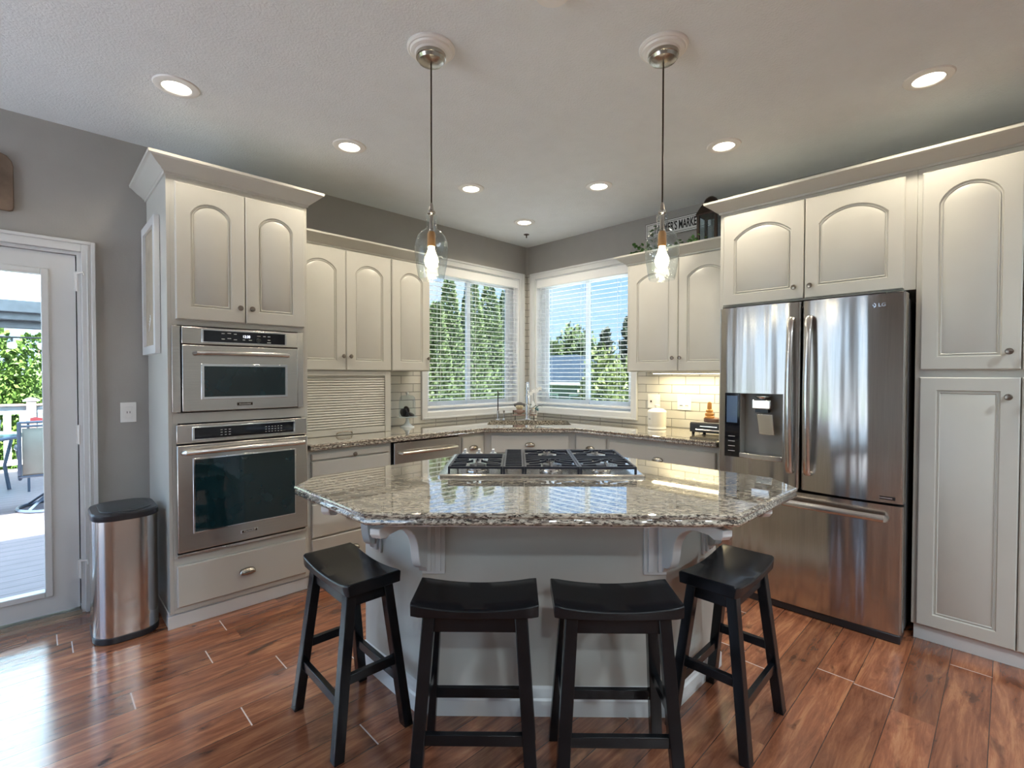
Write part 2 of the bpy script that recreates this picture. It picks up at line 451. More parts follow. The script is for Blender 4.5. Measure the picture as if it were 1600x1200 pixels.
class MB:
    def __init__(self):
        self.v, self.f, self.mi = [], [], []
        self.M = Matrix()
        self.m = 0

    def add(self, vs, fs):
        o = len(self.v)
        self.v += [self.M @ Vector(p) for p in vs]
        self.f += [tuple(i + o for i in f) for f in fs]
        self.mi += [self.m] * len(fs)
        return self

    def box(self, x0, x1, y0, y1, z0, z1):
        x0, x1 = min(x0, x1), max(x0, x1); y0, y1 = min(y0, y1), max(y0, y1); z0, z1 = min(z0, z1), max(z0, z1)
        vs = [(x0, y0, z0), (x1, y0, z0), (x1, y1, z0), (x0, y1, z0), (x0, y0, z1), (x1, y0, z1), (x1, y1, z1), (x0, y1, z1)]
        return self.add(vs, [(0, 3, 2, 1), (4, 5, 6, 7), (0, 1, 5, 4), (1, 2, 6, 5), (2, 3, 7, 6), (3, 0, 4, 7)])

    def prism(self, poly, z0, z1):
        n = len(poly)
        vs = [(p[0], p[1], z0) for p in poly] + [(p[0], p[1], z1) for p in poly]
        fs = [tuple(reversed(range(n))), tuple(range(n, 2 * n))] + [(i, (i + 1) % n, n + (i + 1) % n, n + i) for i in range(n)]
        return self.add(vs, fs)

    def prism_xz(self, poly, y0, y1):
        """poly in (x,z), extruded in y"""
        n = len(poly)
        vs = [(p[0], y0, p[1]) for p in poly] + [(p[0], y1, p[1]) for p in poly]
        fs = [tuple(range(n)), tuple(reversed(range(n, 2 * n)))] + [((i + 1) % n, i, n + i, n + (i + 1) % n) for i in range(n)]
        return self.add(vs, fs)

    def rings(self, rings, closed=True, cap0=True, cap1=True):
        n = len(rings[0]); vs = [p for r in rings for p in r]; fs = []
        for k in range(len(rings) - 1):
            for i in range(n if closed else n - 1):
                j = (i + 1) % n
                fs.append((k * n + i, k * n + j, (k + 1) * n + j, (k + 1) * n + i))
        if cap0: fs.append(tuple(reversed(range(n))))
        if cap1: fs.append(tuple(range((len(rings) - 1) * n, len(rings) * n)))
        return self.add(vs, fs)

    def lathe(self, prof, c=(0, 0, 0), n=24, axis='Z', cap=True):
        rr = []
        for r, h in prof:
            r = max(r, 1e-4)
            ring = []
            for i in range(n):
                a = 2 * math.pi * i / n
                p = (r * math.cos(a), r * math.sin(a), h)
                if axis == 'Y': p = (p[0], -p[2], p[1])     # height grows toward -Y
                if axis == 'X': p = (p[2], p[0], p[1])
                ring.append((p[0] + c[0], p[1] + c[1], p[2] + c[2]))
            rr.append(ring)
        return self.rings(rr, True, cap, cap)

    def tube(self, pts, r, n=10, r2=None, flat=None):
        pts = [Vector(p) for p in pts]
        rr = []
        prev = None
        for i, p in enumerate(pts):
            t = (pts[min(i + 1, len(pts) - 1)] - pts[max(i - 1, 0)]).normalized()
            if prev is None:
                u = t.cross(Vector((0, 0, 1)))
                if u.length < 1e-3: u = Vector((1, 0, 0))
                u.normalize()
            else:
                u = (prev - t * prev.dot(t)).normalized()
            prev = u
            w = t.cross(u)
            ra = r if r2 is None else r + (r2 - r) * i / (len(pts) - 1)
            rb = ra if flat is None else flat
            rr.append([tuple(p + u * ra * math.cos(2 * math.pi * k / n) + w * rb * math.sin(2 * math.pi * k / n)) for k in range(n)])
        return self.rings(rr)

    def bar(self, p0, p1, w, d, up=(0, 0, 1), w1=None, d1=None):
        """square bar whose ends are cut level (horizontal sections)"""
        w1 = w if w1 is None else w1; d1 = d if d1 is None else d1
        r = []
        for p, ww, dd in ((p0, w, d), (p1, w1, d1)):
            r.append([(p[0] - ww / 2, p[1] - dd / 2, p[2]), (p[0] + ww / 2, p[1] - dd / 2, p[2]), (p[0] + ww / 2, p[1] + dd / 2, p[2]), (p[0] - ww / 2, p[1] + dd / 2, p[2])])
        return self.rings(r)

    def sphere(self, c, r, n=16, sz=1.0, sx=1.0, sy=1.0):
        pr = []
        for k in range(n // 2 + 1):
            a = -math.pi / 2 + math.pi * k / (n // 2)
            pr.append((math.cos(a) * r, math.sin(a) * r))
        rr = []
        for q, h in pr:
            q = max(q, 1e-4)
            rr.append([(c[0] + q * sx * math.cos(2 * math.pi * i / n), c[1] + q * sy * math.sin(2 * math.pi * i / n), c[2] + h * sz) for i in range(n)])
        return self.rings(rr)

    def build(self, name, mats, parent=None, bev=0.0, seg=2, smooth=True, origin=None, frame='W', ang=32):
        mats = mats if isinstance(mats, (list, tuple)) else [mats]
        if parent is not None:
            root = parent
            while root.parent: root = root.parent
            org = ORG[root.name]
        else:
            org = Vector(origin) if origin else Vector((0, 0, 0))
        bm = bmesh.new()
        bv = [bm.verts.new(p - org) for p in self.v]
        for f, mi in zip(self.f, self.mi):
            try:
                ff = bm.faces.new([bv[i] for i in f]); ff.material_index = mi
            except ValueError:
                pass
        bmesh.ops.recalc_face_normals(bm, faces=bm.faces)
        if smooth:
            for f in bm.faces: f.smooth = True
            for ed in bm.edges:
                if len(ed.link_faces) == 2 and ed.link_faces[0].normal.length and ed.link_faces[1].normal.length:
                    if ed.calc_face_angle(0) > R(ang): ed.smooth = False
        me = bpy.data.meshes.new(name)
        bm.to_mesh(me); bm.free()
        for mm in mats: me.materials.append(mm)
        o = bpy.data.objects.new(name, me)
        sc.collection.objects.link(o)
        if parent is not None:
            o.parent = parent
        else:
            rot = R(ANG[frame])
            o.rotation_euler = (0, 0, rot)
            o.location = Matrix.Rotation(rot, 3, 'Z') @ org
            ORG[o.name] = org
        if bev > 0:
            b = o.modifiers.new('bevel', 'BEVEL'); b.width = bev; b.segments = seg; b.limit_method = 'ANGLE'; b.angle_limit = R(35)
            b.harden_normals = False
        return o

def tag(o, label=None, cat=None, group=None, kind=None):
    if label: o['label'] = label
    if cat: o['category'] = cat
    if group: o['group'] = group
    if kind: o['kind'] = kind
    return o

def thing(name, label, cat, at=(0, 0, 0), frame='W', group=None, extra=0.0):
    o = bpy.data.objects.new(name, None)
    o.empty_display_size = 0.1
    sc.collection.objects.link(o)
    rot = R(ANG[frame])
    o.location = Matrix.Rotation(rot, 3, 'Z') @ Vector(at)
    o.rotation_euler = (0, 0, rot + extra)
    ORG[o.name] = Vector(at)
    return tag(o, label, cat, group)

def copy_tree(o, parent=None):
    c = o.copy(); sc.collection.objects.link(c); c.parent = parent
    for ch in list(o.children): copy_tree(ch, c)
    return c

def B(x0, x1, y0, y1, z0, z1): return MB().box(x0, x1, y0, y1, z0, z1)

def inset(poly, d):
    """inward offset of a counter-clockwise polygon"""
    n = len(poly); out = []
    for i in range(n):
        p0, p1, p2 = Vector(poly[i - 1]), Vector(poly[i]), Vector(poly[(i + 1) % n])
        a = (p1 - p0).normalized(); c = (p2 - p1).normalized()
        na, nc = Vector((-a.y, a.x)), Vector((-c.y, c.x))
        k = (na + nc)
        k = k / max(0.25, k.dot(na) if k.dot(na) else 1) if k.length > 1e-6 else na
        out.append(tuple(p1 + k * d))
    return out

def sweep(mb, path, prof, closed=False):
    """path: xy points; outward side is to the RIGHT of travel; prof: (out, z)"""
    n = len(path); rr = []
    for i in range(n):
        p = Vector(path[i])
        a = (p - Vector(path[i - 1])).normalized() if (i > 0 or closed) else None
        c = (Vector(path[(i + 1) % n]) - p).normalized() if (i < n - 1 or closed) else None
        if a is None: a = c
        if c is None: c = a
        na, nc = Vector((a.y, -a.x)), Vector((c.y, -c.x))
        k = na + nc; k = k / k.dot(na)
        rr.append([(p.x + k.x * o_, p.y + k.y * o_, z) for o_, z in prof])
    if closed: rr.append(rr[0])
    return mb.rings(rr, True, not closed, not closed)

# raised panel door / drawer front: front face lies at y = yf, thickness grows towards +y
def panel_front(mb, x0, x1, z0, z1, yf, arch=0.0, stile=0.068, t=0.02, plain=False, cathedral=False):
    e = 0.005
    W = [(x0, z0), (x1, z0), (x1, z1), (x0, z1)]
    def ring(pts, y): return [(p[0], y, p[1]) for p in pts]
    mb.rings([ring(W, yf + t), ring(W, yf + e), ring(inset(W, e), yf)], True, True, False)
    Wi = inset(W, e)
    X0, Z0 = Wi[0]; X1, Z1 = Wi[2]
    if plain:
        mb.add(ring(Wi, yf), [(0, 1, 2, 3)]); return mb
    px0, px1, pz0, pz1 = x0 + stile, x1 - stile, z0 + stile, z1 - stile - (0.018 if arch > 0 else 0)
    if arch > 0:
        zs = pz1 - arch; na = 14
        cx = (px0 + px1) / 2; hw = (px1 - px0) / 2
        # circular segment through (hw, zs) with the given rise
        rad = (hw * hw + arch * arch) / (2 * arch)
        am = math.asin(min(1, hw / rad)) if arch < hw else math.pi / 2
        P = [(px0, pz0), (px1, pz0), (px1, zs)]
        for k in range(1, na):
            a = am - 2 * am * k / na
            P.append((cx + rad * math.sin(a), zs + arch - rad + rad * math.cos(a)))
        P.append((px0, zs))
    else:
        P = [(px0, pz0), (px1, pz0), (px1, pz1), (px0, pz1)]
    vs = ring([(X0, Z0), (X1, Z0), (X1, Z1), (X0, Z1)], yf)
    fs = []
    o = 4
    vs += ring(P, yf)
    n = len(P)
    fs += [(0, 1, o + 1, o), (1, 2, o + 2, o + 1), (3, 0, o, o + n - 1)]
    if arch > 0:
        top = [(P[i][0], Z1) for i in range(3, n - 1)]
        t0 = len(vs); vs += ring(top, yf)
        fs.append((2, t0, o + 3, o + 2))
        for i in range(len(top) - 1): fs.append((t0 + i, t0 + i + 1, o + 4 + i, o + 3 + i))
        fs.append((t0 + len(top) - 1, 3, o + n - 1, o + n - 2))
    else:
        fs.append((2, 3, o + 3, o + 2))
    mb.add(vs, fs)
    rg = [ring(P, yf), ring(inset(P, 0.004), yf + 0.007), ring(inset(P, 0.010), yf + 0.008), ring(inset(P, 0.0125), yf + 0.003), ring(inset(P, 0.017), yf + 0.007), ring(inset(P, 0.032), yf + 0.001)]
    mb.rings(rg, True, False, True)
    return mb

def knob(parent, x, z, yf, mat=None):
    mb = MB().lathe([(0.006, 0), (0.005, 0.012), (0.012, 0.016), (0.015, 0.022), (0.012, 0.028), (0.003, 0.030)], (x, yf, z), 16, 'Y')
    return mb.build('knob', mat or knob_metal, parent)

def cup_pull(parent, x, z, yf, w=0.085, mat=None):
    mb = MB(); nu, nv = 14, 7
    rr = []
    for j in range(nv + 1):
        b_ = (math.pi * 0.62) * j / nv            # from top (against the front) over to the lip
        ring = []
        for i in range(nu + 1):
            a = math.pi * i / nu
            xx = -math.cos(a) * w / 2
            prof = math.sin(a) ** 0.6
            ring.append((x + xx, yf - 0.001 - prof * 0.024 * math.sin(b_), z - 0.016 + prof * 0.030 * math.cos(b_ * 0.9)))
        rr.append(ring)
    mb.rings(rr, False, False, False)
    o = mb.build('cup_pull', mat or nickel, parent)
    s = o.modifiers.new('solid', 'SOLIDIFY'); s.thickness = 0.003
    return o

def text_mesh(name, body, size, mat, parent, loc, rot, sx=1.0, extrude=0.0006, bold=0.0, align='CENTER'):
    """lettering lying in local XZ facing -Y before rotation; parented, loc in parent-frame coordinates"""
    cu = bpy.data.curves.new(name, 'FONT'); cu.body = body; cu.size = size; cu.extrude = extrude; cu.offset = bold
    cu.align_x = align; cu.align_y = 'CENTER'; cu.resolution_u = 3
    to = bpy.data.objects.new(name + '_src', cu); sc.collection.objects.link(to)
    dg = bpy.context.evaluated_depsgraph_get()
    me = bpy.data.meshes.new_from_object(to.evaluated_get(dg))
    bpy.data.objects.remove(to)
    root = parent
    while root.parent: root = root.parent
    M = Matrix.Translation(Vector(loc) - ORG[root.name]) @ Matrix.Rotation(rot, 4, 'Z') @ Matrix.Rotation(R(90), 4, 'X') @ Matrix.Diagonal((sx, 1, 1, 1))
    me.transform(M)
    me.materials.clear(); me.materials.append(mat)
    o = bpy.data.objects.new(name, me); sc.collection.objects.link(o); o.parent = parent
    return o

# ================================================================== ROOM SHELL
H = 2.721
XW, YB = -6.6, -7.6
def struct(mb, name, mat, **k):
    return tag(mb.build(name, mat, **k), kind='structure')

struct(B(XW - 0.15, 0.15, YB - 0.15, 0.15, -0.12, 0.0), 'floor', floor_m)
struct(B(XW - 0.5, 0.5, YB - 1.3, 0.5, H, H + 0.2), 'ceiling', ceilm)
# wall A (y = 0) with patio door and window openings
w = MB()
DX0, DX1, DZ = -4.60, -3.62, 2.035
WX0, WX1, WZ0, WZ1 = -1.300, -0.125, 1.010, 2.365
w.box(XW - 0.15, -6.45, 0, 0.15, 0, H).box(-6.45, -4.95, 0, 0.15, 2.48, H).box(-6.45, -4.95, 0, 0.15, 0, 0.04).box(-4.95, DX0, 0, 0.15, 0, H).box(DX0, DX1, 0, 0.15, DZ, H).box(DX1, WX0, 0, 0.15, 0, H)
w.box(WX0, WX1, 0, 0.15, 0, WZ0).box(WX0, WX1, 0, 0.15, WZ1, H).box(WX1, 0.15, 0, 0.15, 0, H)
struct(w, 'wall_left', wallp)
w = MB()
w.box(0, 0.15, WX1, -0.0005, 0, H).box(0, 0.15, WX0, WX1, 0, WZ0).box(0, 0.15, WX0, WX1, WZ1, H).box(0, 0.15, YB - 0.15, WX0, 0, H)
struct(w, 'wall_right', wallp)
# walls behind / beside the camera with large windows
w = MB()
w.box(XW - 0.15, XW, -0.25, -0.0005, 0, H).box(XW - 0.15, XW, -2.30, -0.25, 2.50, H).box(XW - 0.15, XW, -2.30, -0.25, 0, 0.04).box(XW - 0.15, XW, YB - 0.15, -2.30, 0, H)
struct(w, 'wall_side', wallp)
w = MB()
w.box(XW, 0, YB - 0.15, YB, 0, H)
struct(w, 'wall_rear', wallp)
n_win = 3
for (ax, a0, a1, z0, z1) in (('y', -6.45, -4.95, 0.04, 2.48), ('x', -2.30, -0.25, 0.04, 2.50)):
    fr = MB(); step = (a1 - a0) / 3
    for k in range(4):
        c = a0 + step * k
        if ax == 'x': fr.box(XW - 0.12, XW - 0.05, c - 0.035, c + 0.035, z0, z1)
        else: fr.box(c - 0.035, c + 0.035, 0.05, 0.12, z0, z1)
    for z in (z0 + 0.03, z1 - 0.03):
        if ax == 'x': fr.box(XW - 0.12, XW - 0.05, a0, a1, z - 0.03, z + 0.03)
        else: fr.box(a0, a1, 0.05, 0.12, z - 0.03, z + 0.03)
    wo = struct(fr, 'window_%d' % n_win, vinyl); n_win += 1

# ---- window casings, frames, panes and blinds (built in frame A, then the same in frame B mirrored)
def window_unit(frame, idx, flip, lab_side):
    s = -1 if flip else 1
    # local x runs from the corner outwards: frame A uses x = -u, frame B uses x = u
    def bx(mb, u0, u1, y0, y1, z0, z1):
        return mb.box(-u0 if not flip else u0, -u1 if not flip else u1, y0, y1, z0, z1)
    u0, u1 = 0.125, 1.300
    # casing (flat boards with a raised outer band)
    c = MB()
    for (a, b_, z0, z1) in ((0.060, 0.125, 0.950, 2.425), (1.300, 1.365, 0.950, 2.425), (0.125, 1.300, 2.362, 2.425), (0.125, 1.300, 0.950, 1.012)):
        bx(c, a, b_, -0.018, -0.0005, z0, z1)
    for (a, b_, z0, z1) in ((0.060, 0.078, 0.950, 2.425), (1.347, 1.365, 0.950, 2.425), (0.078, 1.347, 2.407, 2.425), (0.078, 1.347, 0.950, 0.968)):
        bx(c, a, b_, -0.026, -0.018, z0, z1)
    tr = tag(c.build('trim_%d' % idx, trimw, bev=0.003, frame=frame), kind='structure')
    # jamb liner + frame
    root = bpy.data.objects.new('window_%d' % idx, None); sc.collection.objects.link(root)
    root.rotation_euler = (0, 0, R(ANG[frame])); ORG[root.name] = Vector((0, 0, 0)); root['kind'] = 'structure'
    j = MB()
    bx(j, u0, u0 + 0.012, 0, 0.10, 1.010, 2.365); bx(j, u1 - 0.012, u1, 0, 0.10, 1.010, 2.365)
    bx(j, u0 + 0.012, u1 - 0.012, 0, 0.10, 2.353, 2.365); bx(j, u0 + 0.012, u1 - 0.012, 0, 0.10, 1.010, 1.022)
    j.build('window_jamb', vinyl, root)
    f = MB()
    um = (u0 + u1) / 2 + 0.02
    for (a, b_, z0, z1) in ((u0 + .012, u0 + 0.062, 1.022, 2.353), (u1 - 0.062, u1 - .012, 1.022, 2.353), (u0 + 0.062, u1 - 0.062, 2.303, 2.353), (u0 + 0.062, u1 - 0.062, 1.022, 1.062)):
        bx(f, a, b_, 0.085, 0.148, z0, z1)
    f.build('window_frame', vinyl, root, bev=0.003)
    for (a, b_, dy) in ((u0 + 0.062, um + 0.025, 0.0), (um - 0.025, u1 - 0.062, 0.022)):
        sh = MB()
        y0, y1 = 0.095 + dy, 0.115 + dy
        sw = 0.045
        bx(sh, a, a + sw, y0, y1, 1.062, 2.303); bx(sh, b_ - sw, b_, y0, y1, 1.062, 2.303)
        bx(sh, a + sw, b_ - sw, y0, y1, 2.263, 2.303); bx(sh, a + sw, b_ - sw, y0, y1, 1.062, 1.102)
        so = sh.build('sash', vinyl, root, bev=0.002)
        g = MB(); bx(g, a + sw, b_ - sw, y0 + 0.008, y0 + 0.012, 1.102, 2.263)
        g.build('pane', pane_glass, so)
    # blind
    bl = thing('window_blind', 'white horizontal slat blind lowered in the window to the %s of the sink corner' % lab_side, 'window blind', (-0.71 if not flip else 0.71, 0.035, 2.30), frame, 'slat blinds in the corner windows')
    mb = MB(); bx(mb, u0 + .014, u1 - .014, 0.004, 0.066, 2.270, 2.352); mb.build('headrail', blindm, bl, bev=0.004)
    mb = MB(); z = 2.245
    while z > 1.085:
        tilt = 0.003
        a, b_ = (-(u0 + .016), -(u1 - .016)) if not flip else (u0 + .016, u1 - .016)
        vs = []
        for x in (a, b_):
            for (yy, zz) in ((0.012, z - tilt), (0.036, z + 0.0025), (0.060, z + tilt), (0.060, z + tilt + 0.0025), (0.036, z + 0.005), (0.012, z - tilt + 0.0025)):
                vs.append((x, yy, zz))
        mb.add(vs, [(0, 1, 7, 6), (1, 2, 8, 7), (2, 3, 9, 8), (3, 4, 10, 9), (4, 5, 11, 10), (5, 0, 6, 11), (0, 5, 4, 1), (1, 4, 3, 2), (6, 7, 10, 11), (7, 8, 9, 10)])
        z -= 0.0415
    mb.build('slats', blindm, bl)
    mb = MB(); bx(mb, u0 + .016, u1 - .016, 0.010, 0.062, 1.045, 1.066); mb.build('bottom_rail', blindm, bl, bev=0.003)
    for uu in (0.30, 0.72, 1.14):
        mb = MB()
        for yy in (0.009, 0.063):
            bx(mb, uu - 0.001, uu + 0.001, yy - 0.0008, yy + 0.0008, 1.05, 2.28)
        mb.build('ladder_cord', blindm, bl)
    mb = MB(); u = 0.20; X = -u if not flip else u
    mb.tube([(X, 0.0, 2.27), (X, -0.004, 1.9), (X, -0.004, 1.45)], 0.0035, 8); mb.build('tilt_wand', blindm, bl)

window_unit('A', 1, False, 'left')
window_unit('B', 2, True, 'right')

# ---- patio door in wall A
root = bpy.data.objects.new('door_1', None); sc.collection.objects.link(root); root['kind'] = 'structure'; ORG['door_1'] = Vector((0, 0, 0))
d = MB(); sx0, sx1 = -4.575, -3.645
gx0, gx1, gz0, gz1 = -4.45, -3.775, 0.145, 1.905
d.box(sx0, gx0, 0.02, 0.065, 0.03, 2.015).box(gx1, sx1, 0.02, 0.065, 0.03, 2.015).box(gx0, gx1, 0.02, 0.065, gz1, 2.015).box(gx0, gx1, 0.02, 0.065, 0.03, gz0)
d.build('door_slab', trimw, root)
d = MB()
for (a, b_, z0, z1) in ((gx0 - 0.02, gx0 + 0.012, gz0 - .02, gz1 + .02), (gx1 - 0.012, gx1 + 0.02, gz0 - .02, gz1 + .02), (gx0 + .012, gx1 - .012, gz1 - .012, gz1 + .02), (gx0 + .012, gx1 - .012, gz0 - .02, gz0 + .012)):
    d.box(a, b_, 0.012, 0.075, z0, z1)
d.build('glazing_bead', trimw, root, bev=0.004)
B(gx0, gx1, 0.040, 0.046, gz0, gz1).build('door_glass', door_glass_m, root)
d = MB().box(-3.640, -3.6205, 0.0, 0.10, 0, 2.034).box(-4.5995, -4.58, 0.0, 0.10, 0, 2.034).box(-4.58, -3.640, 0.0, 0.10, 2.018, 2.034)
d.build('door_jamb', trimw, root)
MB().box(-3.662, -3.6402, 0.066, 0.10, 0.03, 2.0175).box(-4.5795, -4.56, 0.066, 0.10, 0.03, 2.0175).box(-4.56, -3.662, 0.066, 0.10, 1.995, 2.0175).build('weather_strip', dark, root)
B(-4.58, -3.640, -0.01, 0.10, 0.0005, 0.022).build('threshold', nickel, root)
for z in (1.87, 1.01, 0.25):
    h = MB().box(-3.652, -3.628, 0.004, 0.0195, z - 0.05, z + 0.05)
    h.lathe([(0.006, -0.055), (0.006, 0.055)], (-3.640, 0.002, z), 10)
    if z != 1.01: h.tube([(-3.640, -0.002, z + 0.045), (-3.615, -0.035, z + 0.05), (-3.612, -0.045, z + 0.03)], 0.004, 6)
    h.build('hinge', white, root)
c = MB()
for (x0, x1, z0, z1) in ((-3.622, -3.562, 0.0, 2.095), (-4.66, -4.60, 0, 2.095), (-4.60, -3.622, 2.035, 2.095)):
    c.box(x0, x1, -0.018, -0.0005, z0, z1)
c.box(-3.580, -3.562, -0.026, -0.018, 0, 2.095).box(-4.66, -3.58, -0.026, -0.018, 2.077, 2.095).box(-3.60, -3.592, -0.023, -0.018, 0, 2.08)
struct(c, 'trim_3', trimw, bev=0.003)
struct(B(-3.5615, -3.345, -0.014, -0.0005, 0, 0.09).box(-4.94, -4.661, -0.014, -0.0005, 0, 0.09), 'baseboard_left', trimw, bev=0.003)
# soft chamfered strip in the wall corner
struct(MB().prism([(-0.022, 0), (0, -0.022), (0, -0.0005), (-0.0005, 0)], 2.425, H), 'trim_4', wallp)

# ---- tile backsplash (one L of tile between worktop and cabinets and up the corner)
t = MB(); T = 0.008
t.box(-1.850, -1.367, -T, -0.0005, 0.914, 1.377)
t.box(-1.367, -0.0005, -T, -0.0005, 0.914, 0.949)
t.box(-0.059, -0.0005, -T, -0.0005, 0.949, 2.424)
TL_ = t; t = MB()
t.box(-T, -0.0005, -0.059, -T, 0.949, 2.424)
t.box(-T, -0.0005, -1.367, -T - 0.0001, 0.914, 0.949)
t.box(-T, -0.0005, -2.325, -1.367, 0.914, 1.377)
tag(TL_.build('tile_backsplash', tile_m), 'glossy grey white subway tile backsplash left of the sink corner, behind the cake stand', 'backsplash')
tag(t.build('tile_backsplash', tile_m), 'glossy subway tile backsplash right of the sink corner, behind the cream canister', 'backsplash')

# ================================================================== CABINETS, frame A
GAP = 0.0015
def body_box(root, x0, x1, yf, z0, z1, toe=True, toe_y=0.045, name='carcass', yb=-0.002):
    mb = B(x0, x1, yf, yb, z0, z1)
    o = mb.build(name, paint, root, bev=0.002)
    return o

CROWN = [(0.0, 0.0), (0.008, 0.0), (0.010, 0.012), (0.018, 0.016), (0.024, 0.024), (0.046, 0.040), (0.066, 0.060), (0.074, 0.066), (0.080, 0.068), (0.082, 0.082), (0.0, 0.082)]

# tall oven cabinet
TY = -0.60     # face frame plane; door fronts stand 20 mm proud
tc = thing('oven_cabinet', 'tall off-white cabinet housing the microwave and wall oven, beside the patio door', 'cabinet', (-2.96, -0.30, 0), 'A')
x0, x1 = -3.322, -2.601
mb = MB().box(x0, x0 + 0.018, TY, -0.002, 0.085, 2.395).box(x1 - 0.018, x1, TY, -0.002, 0.085, 2.395)
mb.box(x0 + .018, x1 - .018, TY, -0.002, 2.377, 2.395).box(x0 + .018, x1 - .018, TY, -0.002, 0.085, 0.105)
mb.box(x0 + .018, x1 - .018, TY, -0.002, 0.350, 0.377).box(x0 + .018, x1 - .018, TY, -0.002, 1.090, 1.140).box(x0 + .018, x1 - .018, TY, -0.002, 1.610, 1.630)
mb.box(x0 + .018, x1 - .018, -0.02, -0.002, 0.105, 2.377)
mb.build('carcass', paint, tc, bev=0.0015)
mb = MB(); e_ = 0.0005
mb.box(x0 + .018, x0 + .042, TY + e_, TY + .02, 0.105, 2.377).box(x1 - .042, x1 - .018, TY + e_, TY + .02, 0.105, 2.377)
mb.box(x0 + .042, x1 - .042, TY + e_, TY + .02, 2.335, 2.377).box(x0 + .042, x1 - .042, TY + e_, TY + .02, 1.612, 1.660).box(-2.975, -2.932, TY + e_, TY + .02, 1.660, 2.335)
mb.box(x0 + .042, x1 - .042, TY + e_, TY + .02, 1.090, 1.145).box(x0 + .042, x1 - .042, TY + e_, TY + .02, 0.320, 0.380).box(x0 + .042, x1 - .042, TY + e_, TY + .02, 0.105, 0.130)
mb.build('face_frame', paint, tc)
mb = B(x0 - .004, x1, -0.575, -0.002, 0.0, 0.085).box(x0 - .008, x1, -0.583, -0.575, 0.0, 0.07)
mb.build('toe_kick', trimw, tc, bev=0.002)
mb = MB(); sweep(mb, [(x0, -0.002), (x0, TY), (x1, TY), (x1, -0.002)], [(o_, 2.386 + z_) for o_, z_ in CROWN]); mb.build('crown', paint, tc)
B(x0, x1, TY, -0.002, 2.3955, 2.40).build('top_panel', paint, tc)
mb = MB(); panel_front(mb, -3.286, -2.956, 1.640, 2.355, TY - 0.02, 0.065); dd = mb.build('door', paint, tc); knob(dd, -2.985, 1.722, TY - 0.02)
mb = MB(); panel_front(mb, -2.952, -2.622, 1.640, 2.355, TY - 0.02, 0.065); dd = mb.build('door', paint, tc); knob(dd, -2.924, 1.722, TY - 0.02)
mb = MB(); panel_front(mb, -3.292, -2.622, 0.118, 0.338, TY - 0.02, plain=True); dd = mb.build('drawer', paint, tc); cup_pull(dd, -2.957, 0.232, TY - 0.02)

# microwave oven
mw = thing('microwave_oven', 'built-in stainless steel microwave above the wall oven', 'microwave', (-2.97, -0.60, 1.1405), 'A')
y = TY - 0.001
B(-3.24, -2.69, -0.05 - 0.30, TY + 0.0, 1.1505, 1.6).build('casing', black_pl, mw)
B(-3.305, -3.268, y - 0.012, y, 1.149, 1.606).build('side_trim', steel_ov, mw, bev=0.002)
B(-2.666, -2.632, y - 0.012, y, 1.149, 1.606).build('side_trim', steel_ov, mw, bev=0.002)
B(-3.266, -2.668, y - 0.006, y - 0.0005, 1.150, 1.605).build('dark_surround', dark, mw)
mb = B(-3.264, -2.670, y - 0.026, y - 0.007, 1.512, 1.602); cp = mb.build('control_panel', steel_ov, mw, bev=0.003)
B(-3.175, -2.735, y - 0.0295, y - 0.0262, 1.522, 1.594).build('panel_border', chrome, cp, bev=0.003)
B(-3.165, -2.745, y - 0.0305, y - 0.0296, 1.527, 1.589).build('display', ctrlglass, cp)
text_mesh('clock_digits', '12:30', 0.020, led_glow, cp, (-2.955, y - 0.0308, 1.563), 0, 0.9, 0.0002)
for (x, z, wd) in [(-3.072, 1.575, .016), (-3.042, 1.578, .018), (-3.012, 1.575, .014), (-3.072, 1.545, .016), (-3.042, 1.549, .018), (-3.012, 1.544, .016), (-2.968, 1.545, .012), (-2.935, 1.545, .016), (-2.89, 1.570, .018), (-2.86, 1.570, .014), (-2.835, 1.570, .014), (-2.835, 1.55, .014), (-2.835, 1.535, .02)]:
    B(x - wd / 2, x + wd / 2, y - 0.0309, y - 0.0306, z - 0.0012, z + 0.0012).build('button_mark', white, cp)
MB().lathe([(0.013, 0), (0.012, 0.010), (0.004, 0.012)], (-2.892, y - 0.0306, 1.545), 20, 'Y').build('dial', black_pl, cp)
mb = MB(); mb.rings([[(p[0], y - 0.007, p[1]) for p in [(-3.264, 1.151), (-2.670, 1.151), (-2.670, 1.508), (-3.264, 1.508)]], [(p[0], y - 0.028, p[1]) for p in [(-3.262, 1.153), (-2.672, 1.153), (-2.672, 1.506), (-3.262, 1.506)]]])
do = mb.build('door', steel_ov, mw, bev=0.003)
B(-3.178, -2.732, y - 0.032, y - 0.0282, 1.215, 1.408).build('window_border', chrome, do, bev=0.006)
B(-3.164, -2.746, y - 0.0335, y - 0.0322, 1.229, 1.395).build('window', ovenglass, do)
mb = MB().tube([(-3.205, y - 0.030, 1.462), (-3.20, y - 0.058, 1.464), (-3.10, y - 0.066, 1.466), (-2.967, y - 0.069, 1.466), (-2.83, y - 0.066, 1.466), (-2.735, y - 0.058, 1.464), (-2.73, y - 0.030, 1.462)], 0.0125, 12)
mb.build('handle', steel_sat, do)
bd = B(-3.005, -2.925, y - 0.030, y - 0.0282, 1.176, 1.192).build('badge', bronze, do, bev=0.002)
text_mesh('badge_lettering', 'KitchenAid', 0.011, white, bd, (-2.965, y - 0.0303, 1.184), 0, 1.2, 0.0002)

